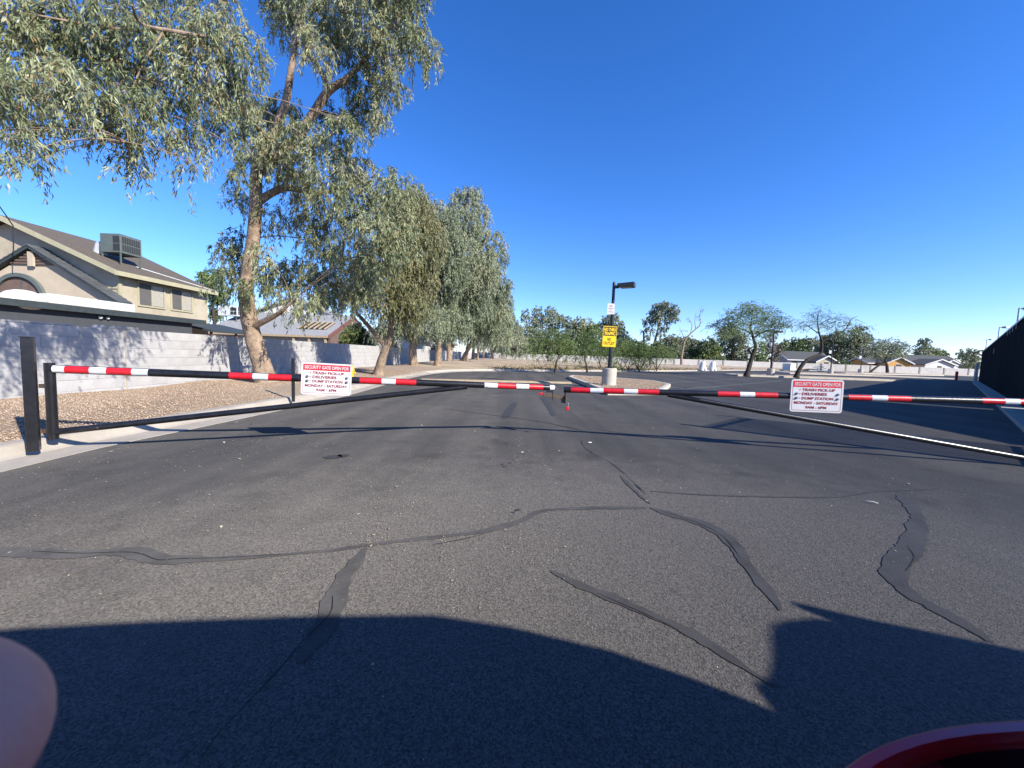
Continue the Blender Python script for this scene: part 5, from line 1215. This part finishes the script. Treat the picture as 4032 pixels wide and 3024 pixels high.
# trees beyond the far wall
FPF = dict(dens=600, lps=14, slen=1.1, ll=.50, lw=.20, droop=.5)
FAR = [('gum_tree', 'gum tree with separate puffs of foliage above the field mesquites', 110, 2140, [(2068, 1232, 12), (2070, 1255, 14), (2115, 1225, 17), (2125, 1250, 16), (2100, 1260, 14), (2165, 1225, 18), (2175, 1250, 20), (2155, 1262, 14), (2205, 1250, 16), (2215, 1270, 18), (2235, 1262, 12), (2120, 1285, 20), (2180, 1290, 22)], 'leaf_silver', 'bark'),
       ('gum_tree', 'grey green tree mass behind the first field mesquite', 104, 2090, [(2075, 1300, 26), (2100, 1320, 28), (2075, 1345, 26), (2130, 1330, 26), (2110, 1360, 26), (2150, 1370, 26), (2080, 1375, 18)], 'leaf_silver', 'bark'),
       ('gum_tree', 'dusky broad tree behind the mesquites left standing by the lamp', 106, 2270, [(2250, 1290, 22), (2280, 1270, 22), (2310, 1275, 24), (2270, 1310, 26), (2310, 1310, 26), (2240, 1330, 26), (2290, 1345, 26), (2220, 1350, 22), (2330, 1340, 22), (2250, 1380, 22)], 'leaf_silver', 'bark_dark'),
       ('gum_tree', 'tall pale gum crown right behind the lamp post signs', 112, 2400, [(2390, 1260, 20), (2415, 1250, 18), (2430, 1275, 20), (2400, 1290, 24), (2440, 1300, 22), (2455, 1325, 20), (2380, 1320, 24), (2420, 1335, 26), (2470, 1350, 20), (2360, 1290, 20), (2500, 1365, 16), (2440, 1370, 24)], 'leaf_silver', 'bark'),
       ('gum_tree', 'tall open gum tree with forked stems standing above the wall', 106, 2558, [(2590, 1215, 20), (2620, 1203, 20), (2645, 1222, 22), (2655, 1245, 16), (2570, 1240, 18), (2600, 1245, 18), (2550, 1265, 16), (2585, 1270, 13), (2615, 1290, 13), (2560, 1300, 12), (2630, 1262, 13), (2545, 1330, 10), (2605, 1315, 10)], 'leaf_far', 'bark'),
       ('leafy_tree', 'low olive green trees joining the crowns behind the field mesquites', 99, 2510, [(2470, 1372, 20), (2500, 1360, 22), (2530, 1368, 22), (2560, 1375, 20), (2585, 1365, 18), (2480, 1395, 20), (2540, 1398, 20)], 'leaf_mesq', 'bark_dark'),
       ('leafy_tree', 'dull green thicket behind the nearly bare tree', 101, 2710, [(2690, 1352, 20), (2715, 1345, 22), (2740, 1360, 20), (2700, 1385, 22), (2735, 1390, 22), (2665, 1365, 18)], 'leaf_far', 'bark_dark'),
       ('leafy_tree', 'pale green thicket behind the lamp post and mesquite crowns', 103, 2330, [(2210, 1330, 24), (2250, 1360, 24), (2290, 1310, 22), (2340, 1300, 22), (2330, 1350, 26), (2370, 1365, 24), (2410, 1380, 22), (2190, 1370, 22), (2150, 1345, 20)], 'leaf_mesq', 'bark_dark'),
       ('leafy_tree', 'rounded dull green tree between the open gum and the dead tree', 100, 2640, [(2610, 1355, 22), (2640, 1340, 24), (2665, 1345, 22), (2620, 1385, 26), (2660, 1385, 26), (2590, 1390, 22), (2690, 1370, 20), (2640, 1410, 20)], 'leaf_far', 'bark_dark'),
       ('leafy_tree', 'dark rounded tree beyond the wall near the wrapped pipes', 98, 2780, [(2770, 1360, 22), (2795, 1350, 22), (2815, 1375, 20), (2760, 1390, 24), (2800, 1395, 24), (2735, 1400, 22), (2720, 1380, 18), (2830, 1405, 14)], 'leaf_dkgreen', 'bark_dark'),
       ('gum_tree', 'grey gum behind the broad crooked mesquite', 102, 2895, [(2850, 1310, 22), (2880, 1310, 24), (2860, 1345, 24), (2900, 1350, 26), (2840, 1375, 18), (2920, 1330, 22), (2880, 1385, 24), (2930, 1375, 22), (2910, 1405, 18)], 'leaf_far', 'bark'),
       ('leafy_tree', 'bright yellow green tree behind the trunk of the broad mesquite', 96, 2985, [(2985, 1385, 16), (2995, 1365, 14), (3000, 1405, 14), (2975, 1410, 12)], 'leaf_mesq', 'bark_dark'),
       ('dry_tree', 'pale brown twiggy tree behind the twin head lamp post', 100, 3035, [(3035, 1335, 20), (3050, 1360, 22), (3025, 1370, 20), (3055, 1390, 20), (3030, 1400, 18), (3045, 1315, 14)], 'leaf_brown', 'bark_pale'),
       ('leafy_tree', 'dark green tree mass behind the charcoal roofed cottage', 118, 3110, [(3080, 1370, 22), (3110, 1355, 22), (3140, 1350, 20), (3095, 1395, 24), (3130, 1385, 24), (3165, 1380, 22), (3075, 1410, 18), (3155, 1350, 14)], 'leaf_dkgreen', 'bark_dark'),
       ('gum_tree', 'olive gum behind the long bent mesquite', 122, 3230, [(3180, 1345, 18), (3200, 1360, 22), (3235, 1345, 24), (3270, 1340, 26), (3300, 1325, 26), (3240, 1380, 24), (3280, 1375, 26), (3320, 1355, 26), (3300, 1405, 24), (3260, 1410, 20)], 'leaf_far', 'bark'),
       ('gum_tree', 'tall grey gum beside the far twin head lamp post', 114, 3370, [(3365, 1310, 18), (3385, 1300, 18), (3355, 1340, 22), (3390, 1335, 22), (3415, 1330, 16), (3370, 1370, 24), (3345, 1395, 22), (3400, 1370, 20), (3380, 1405, 22), (3420, 1400, 16)], 'leaf_far', 'bark_dark'),
       ('shrub', 'small yellow flowering shrub peeping over the far wall', 92, 3315, [(3305, 1432, 9), (3322, 1428, 9), (3335, 1434, 7)], 'leaf_mesq', 'bark_dark'),
       ('cypress', 'upright grey green tree behind the wide white house', 130, 3640, [(3640, 1345, 13), (3630, 1362, 15), (3645, 1370, 15), (3620, 1385, 14), (3638, 1392, 16), (3650, 1395, 12), (3615, 1400, 10)], 'leaf_far', 'bark_dark'),
       ('leafy_tree', 'rounded bright green tree behind the ridge of the white house', 132, 3690, [(3675, 1385, 12), (3690, 1383, 13), (3705, 1392, 13), (3718, 1398, 9), (3685, 1400, 13)], 'leaf_mesq', 'bark_dark'),
       ('leafy_tree', 'tree with rusty top beside the end of the black fence', 96, 3825, [(3800, 1400, 10), (3815, 1390, 11), (3830, 1385, 13), (3845, 1400, 12), (3820, 1415, 14), (3840, 1425, 14), (3855, 1420, 12), (3808, 1430, 10)], 'leaf_far', 'bark_dark'),
       ('cypress', 'narrow dark conical tree next to the white gabled wing', 112, 3789, [(3789, 1380, 5), (3789, 1392, 7), (3789, 1404, 8), (3789, 1416, 9)], 'leaf_dkgreen', 'bark_dark'),
       ('leafy_tree', 'dark green tree behind the corner of the tan house', 44, 835, [(800, 1090, 18), (830, 1080, 25), (850, 1110, 28), (815, 1130, 28), (850, 1165, 30), (860, 1210, 28), (880, 1150, 24), (850, 1240, 22)], 'leaf_mesq', 'bark_dark'),
       ('leafy_tree', 'dark yard tree behind the block wall near the forked eucalyptus', 26, 1400, [(1370, 1320, 28), (1400, 1300, 32), (1430, 1320, 30), (1450, 1340, 24), (1360, 1345, 20), (1410, 1345, 26), (1470, 1345, 18)], 'leaf_dkgreen', 'bark_dark'),
       ('leafy_tree', 'dark tree over the wall corner at the end of the eucalyptus row', 95, 1990, [(1960, 1370, 18), (1985, 1372, 18), (2010, 1375, 18), (2035, 1378, 16), (2050, 1372, 14)], 'leaf_dkgreen', 'bark_dark')]
for k, (nm, lab, Y, bx, cls, leaf, bark) in enumerate(FAR):
    b = P(bx, 1440, Y); b.z = 0; rg = random.Random(500 + k)
    if 90 < Y < 125 and nm not in ('shrub', 'cypress'):
        xs_ = [c[0] for c in cls]; x_ = min(xs_)
        while x_ < max(xs_) + 12: cls = cls + [(x_, 1399 + .034 * (x_ - 2016) - rg.uniform(2, 16), rg.uniform(13, 18))]; x_ += rg.uniform(16, 26)
    cw = pxclumps([(c[0], c[1], c[2] * .92, Y + rg.uniform(-.03, .03) * Y) for c in cls], Y)
    top = max(c[2] for c in cw); mid = sum((Vector(c[:3]) for c in cw), Vector()) / len(cw)
    q = Vector((mid.x, mid.y, top * .8))
    lim = [([b, b.lerp(q, .35) + Vector((rg.uniform(-.3, .3), 0, 0)), b.lerp(q, .7), q], [.03 * top, .025 * top, .015 * top, .006 * top])]
    fp = dict(FPF); s_ = Y / 105; fp['ll'] *= s_; fp['lw'] *= s_; fp['dens'] /= s_ ** 2; fp['slen'] *= s_
    if leaf in ('leaf_brown',): fp['dens'] *= .45
    make_tree(nm, lab, 'shrub' if nm == 'shrub' else 'tree', lim, cw, bark, leaf, fp, 520 + k, twigs=3, twig_r=.03 * s_)
# bare tree in front of the far wall
Y = 80; b = P(2683, 1440, Y); b.z = .15
lim = [([b] + [P(px, py, Y) for px, py in [(2684, 1400), (2690, 1370), (2697, 1340), (2718, 1315), (2740, 1295), (2757, 1275), (2755, 1240), (2765, 1205)]], [.26, .23, .2, .17, .14, .11, .08, .05, .02]),
       ([P(2718, 1315, Y), P(2725, 1280, Y), P(2712, 1255, Y)], [.1, .07, .02]), ([P(2740, 1295, Y), P(2735, 1260, Y), P(2742, 1225, Y)], [.09, .05, .02]), ([P(2757, 1275, Y), P(2768, 1265, Y)], [.08, .02]), ([P(2697, 1340, Y), P(2685, 1310, Y), P(2675, 1290, Y)], [.1, .06, .02]), ([P(2745, 1292, Y), P(2762, 1282, Y)], [.08, .02])]
make_tree('bare_tree', 'nearly bare leaning tree in front of the far wall', 'tree', lim, pxclumps([(2685, 1305, 16, Y), (2700, 1330, 15, Y), (2745, 1250, 14, Y), (2760, 1225, 10, Y), (2715, 1265, 10, Y)], Y), 'bark', 'leaf_brown', dict(dens=70, lps=8, slen=1.0, ll=.3, lw=.07, droop=.4), 560, twigs=16, twig_r=.03)
# palm
b = P(2532, 1440, 108); b.z = 0; tp_ = P(2534, 1306, 108)
pt = thing('palm_tree', 'short headed palm standing beside the open gum tree', 'tree', b)
m_ = MB(); m_.tube([b, b.lerp(tp_, .5) + Vector((.2, 0, 0)), tp_], [.35, .28, .25], 8); m_.build('trunk', 'bark', pt, True, False)
for k in range(14):
    a = k * 2.4; el = .5 - .09 * k; d = Vector((math.cos(a), math.sin(a), 0)); L_ = 1.4
    e = tp_ + d * L_ + Vector((0, 0, L_ * el)); md = tp_ + d * L_ * .5 + Vector((0, 0, L_ * (el * .5 + .25))); sd_ = Vector((-d.y, d.x, 0)) * .18
    m_ = MB(); m_.add([tp_, md + sd_, md - sd_, e + sd_ * .5 - Vector((0, 0, .2)), e - sd_ * .5 - Vector((0, 0, .2))], [(0, 1, 2), (1, 3, 4, 2)]); m_.build('frond', 'leaf_far', pt, False, False)

# ------------------------------------------------------------------ red pickup the picture is taken from; unseen body shaped for its shadow
YS = -.12
car = thing('pickup_truck', 'red pickup truck with a maroon door mirror, unseen body shaped for the foreground shadow', 'truck', (0.6, -1.0, 0))
prof = [(-2.6, .35), (-2.62, .80), (-2.45, 1.02), (-1.0, 1.12), (-.62, 1.16), (.02, 1.62), (.32, 1.669), (.84, 1.731), (1.53, 1.798), (2.12, 1.834), (2.38, 1.775), (2.62, 1.652), (2.715, 1.535), (2.755, 1.44), (2.80, 1.20), (4.9, 1.15), (4.95, .40)]  # roofline shaped so the unseen cab casts the foreground shadow
def side_ext(poly, y0, y1): return MB().prism([(x, y0, z) for x, z in poly], (0, y1 - y0, 0))
side_ext(prof, YS, YS - 1.85).build('body', 'carred', car, False, False)
pod = [(2.84, 1.10), (2.85, 1.42), (2.91, 1.51), (3.05, 1.555), (3.25, 1.65), (3.49, 1.775), (3.63, 1.845), (3.76, 1.882), (3.95, 1.908), (4.07, 1.86), (4.3, 1.72), (4.75, 1.55), (4.80, 1.10)]  # unseen rounded hump added to cast the right part of that shadow
side_ext(pod, YS - .003, YS - 1.80).build('shadow_shell', 'carblack', car, False, False)
fin = [(3.99, 1.87), (4.045, 1.905), (4.098, 2.039), (4.206, 1.918), (4.47, 1.734), (4.6, 1.60), (4.1, 1.80)]  # unseen thin plate added to cast the spike of the shadow
side_ext(fin, YS - .004, YS - .05).build('shadow_fin', 'carblack', car, False, False)
for x in (-1.6, 3.9):
    for y in (YS - .02, YS - 1.60):
        m_ = MB(); m_.tube([(x, y - .24, .38), (x, y + .01, .38)], .38, 24); wq = m_.build('wheel', 'tyre', car, True, False)
        m_ = MB(); m_.tube([(x, y + .011, .38), (x, y + .03, .38)], .24, 16); m_.build('rim', 'rim', wq, True, False)
m_ = MB(); m_.prism([(-.35, YS + .004, 1.20), (1.95, YS + .004, 1.22), (1.9, YS + .004, 1.70), (.25, YS + .004, 1.60)], (0, .004, 0)); m_.build('side_window', 'glass_dark', car, False, False)
for x in (-.35, .95): m_ = MB(); m_.box(x, YS + .001, .50, x + 1.25, YS + .012, 1.15); dq = m_.build('door', 'carred', car, False, False, .004); m_ = MB(); m_.box(x + .95, YS + .013, .98, x + 1.15, YS + .03, 1.02); m_.build('handle', 'carblack', dq, False, False)
# door mirror housing: a rounded shell that peeps into the corner of the frame
def P_cam(px, py, depth):
    return Vector(C_ + ray(px, py) * depth)
D = .15
mc = P_cam(4010, 3262, D + .03); ax_ = Vector(ray(4010, 3262)).normalized()
mir = MB(); segm = 40
rad = [(-.022, .70), (-.034, .74), (-.036, .82), (-.028, .92), (-.01, .985), (.01, 1), (.04, .96), (.07, .82), (.09, .5), (.095, .2)]
ex = Vector(R_); ey_ = Vector(U_)
def mring(dz, s_):
    out = []
    for k in range(segm):
        a = 2 * math.pi * k / segm; ca, sa_ = math.cos(a), math.sin(a); p_ = 2.5
        x = (abs(ca) ** (2 / p_)) * (1 if ca >= 0 else -1) * .094 * s_; y = (abs(sa_) ** (2 / p_)) * (1 if sa_ >= 0 else -1) * .050 * s_
        out.append(tuple(mc + ex * x + ey_ * (y + .05 * x) + ax_ * dz))
    return out
for dz, s_ in rad: mir.v += mring(dz, s_)
for r_ in range(len(rad) - 1):
    for k in range(segm): a = r_ * segm + k; b = r_ * segm + (k + 1) % segm; mir.f.append((a, b, b + segm, a + segm))
mir.f.append(tuple(range((len(rad) - 1) * segm, len(rad) * segm)))
mo = mir.build('door_mirror', 'carred', car, True, False)
m_ = MB(); m_.add(mring(-.021, .72), [tuple(range(segm))]); m_.build('mirror_glass', 'mirror', mo, False, False)
m_ = MB(); m_.tube([mc - ey_ * .03 + ax_ * .05, mc + Vector((.12, -.12, -.06)), Vector((mc.x + .15, YS + .0, mc.z - .08))], [.022, .025, .03], 10); m_.build('mirror_arm', 'carblack', car, True, False)

# ------------------------------------------------------------------ fingertip of the hand that holds the phone at the window
def skinned(name, m, chains, levels=2):
    vs, es, rs = [], [], []
    def add(p, r): vs.append(tuple(p)); rs.append(r); return len(vs) - 1
    root = None
    for ch in chains:
        prev = ch[0] if isinstance(ch[0], int) else None
        for it in (ch[1:] if prev is not None else ch):
            i_ = add(*it)
            if prev is not None: es.append((prev, i_))
            prev = i_
    me = bpy.data.meshes.new(name); me.from_pydata(vs, es, []); o = bpy.data.objects.new(name, me); COL.objects.link(o)
    md = o.modifiers.new('skin', 'SKIN'); md.use_smooth_shade = True
    for i_, r in enumerate(rs): me.skin_vertices[0].data[i_].radius = (r, r)
    me.skin_vertices[0].data[0].use_root = True
    sb_ = o.modifiers.new('sub', 'SUBSURF'); sb_.levels = levels; sb_.render_levels = levels
    me.materials.append(M[m]); return o
def CL(x, y, z): return Vector(C_) + Vector(R_) * x + Vector(U_) * y + Vector(F_) * z      # camera-side coordinates, metres
tipc = CL(-.0568, -.0312, .041)
ch0 = [(CL(-.30, -.16, -.16), .030), (CL(-.20, -.125, -.10), .027), (CL(-.150, -.10, -.055), .026), (CL(-.118, -.082, -.020), .022)]     # forearm, wrist, palm
fing = [[3, (CL(-.098, -.066, .012), .0125), (CL(-.080, -.052, .030), .0120), (CL(-.067, -.042, .039), .0130), (tipc, .0130)],
        [3, (CL(-.108, -.090, .012), .0095), (CL(-.100, -.082, .034), .0090), (CL(-.092, -.074, .044), .0082), (CL(-.084, -.068, .048), .0072)],
        [3, (CL(-.114, -.104, .006), .0092), (CL(-.108, -.100, .028), .0086), (CL(-.101, -.092, .040), .0078), (CL(-.094, -.088, .044), .0068)],
        [3, (CL(-.118, -.114, -.004), .0085), (CL(-.114, -.114, .014), .0078), (CL(-.109, -.108, .025), .0070), (CL(-.104, -.104, .030), .0060)],
        [2, (CL(-.128, -.070, -.050), .012), (CL(-.108, -.050, -.036), .0105), (CL(-.090, -.040, -.024), .0088)]]
hand = skinned('hand', 'skin', [ch0] + fing, 3)
tag(hand, 'blurred pinkish fingertip of a hand close to the lens', 'hand')
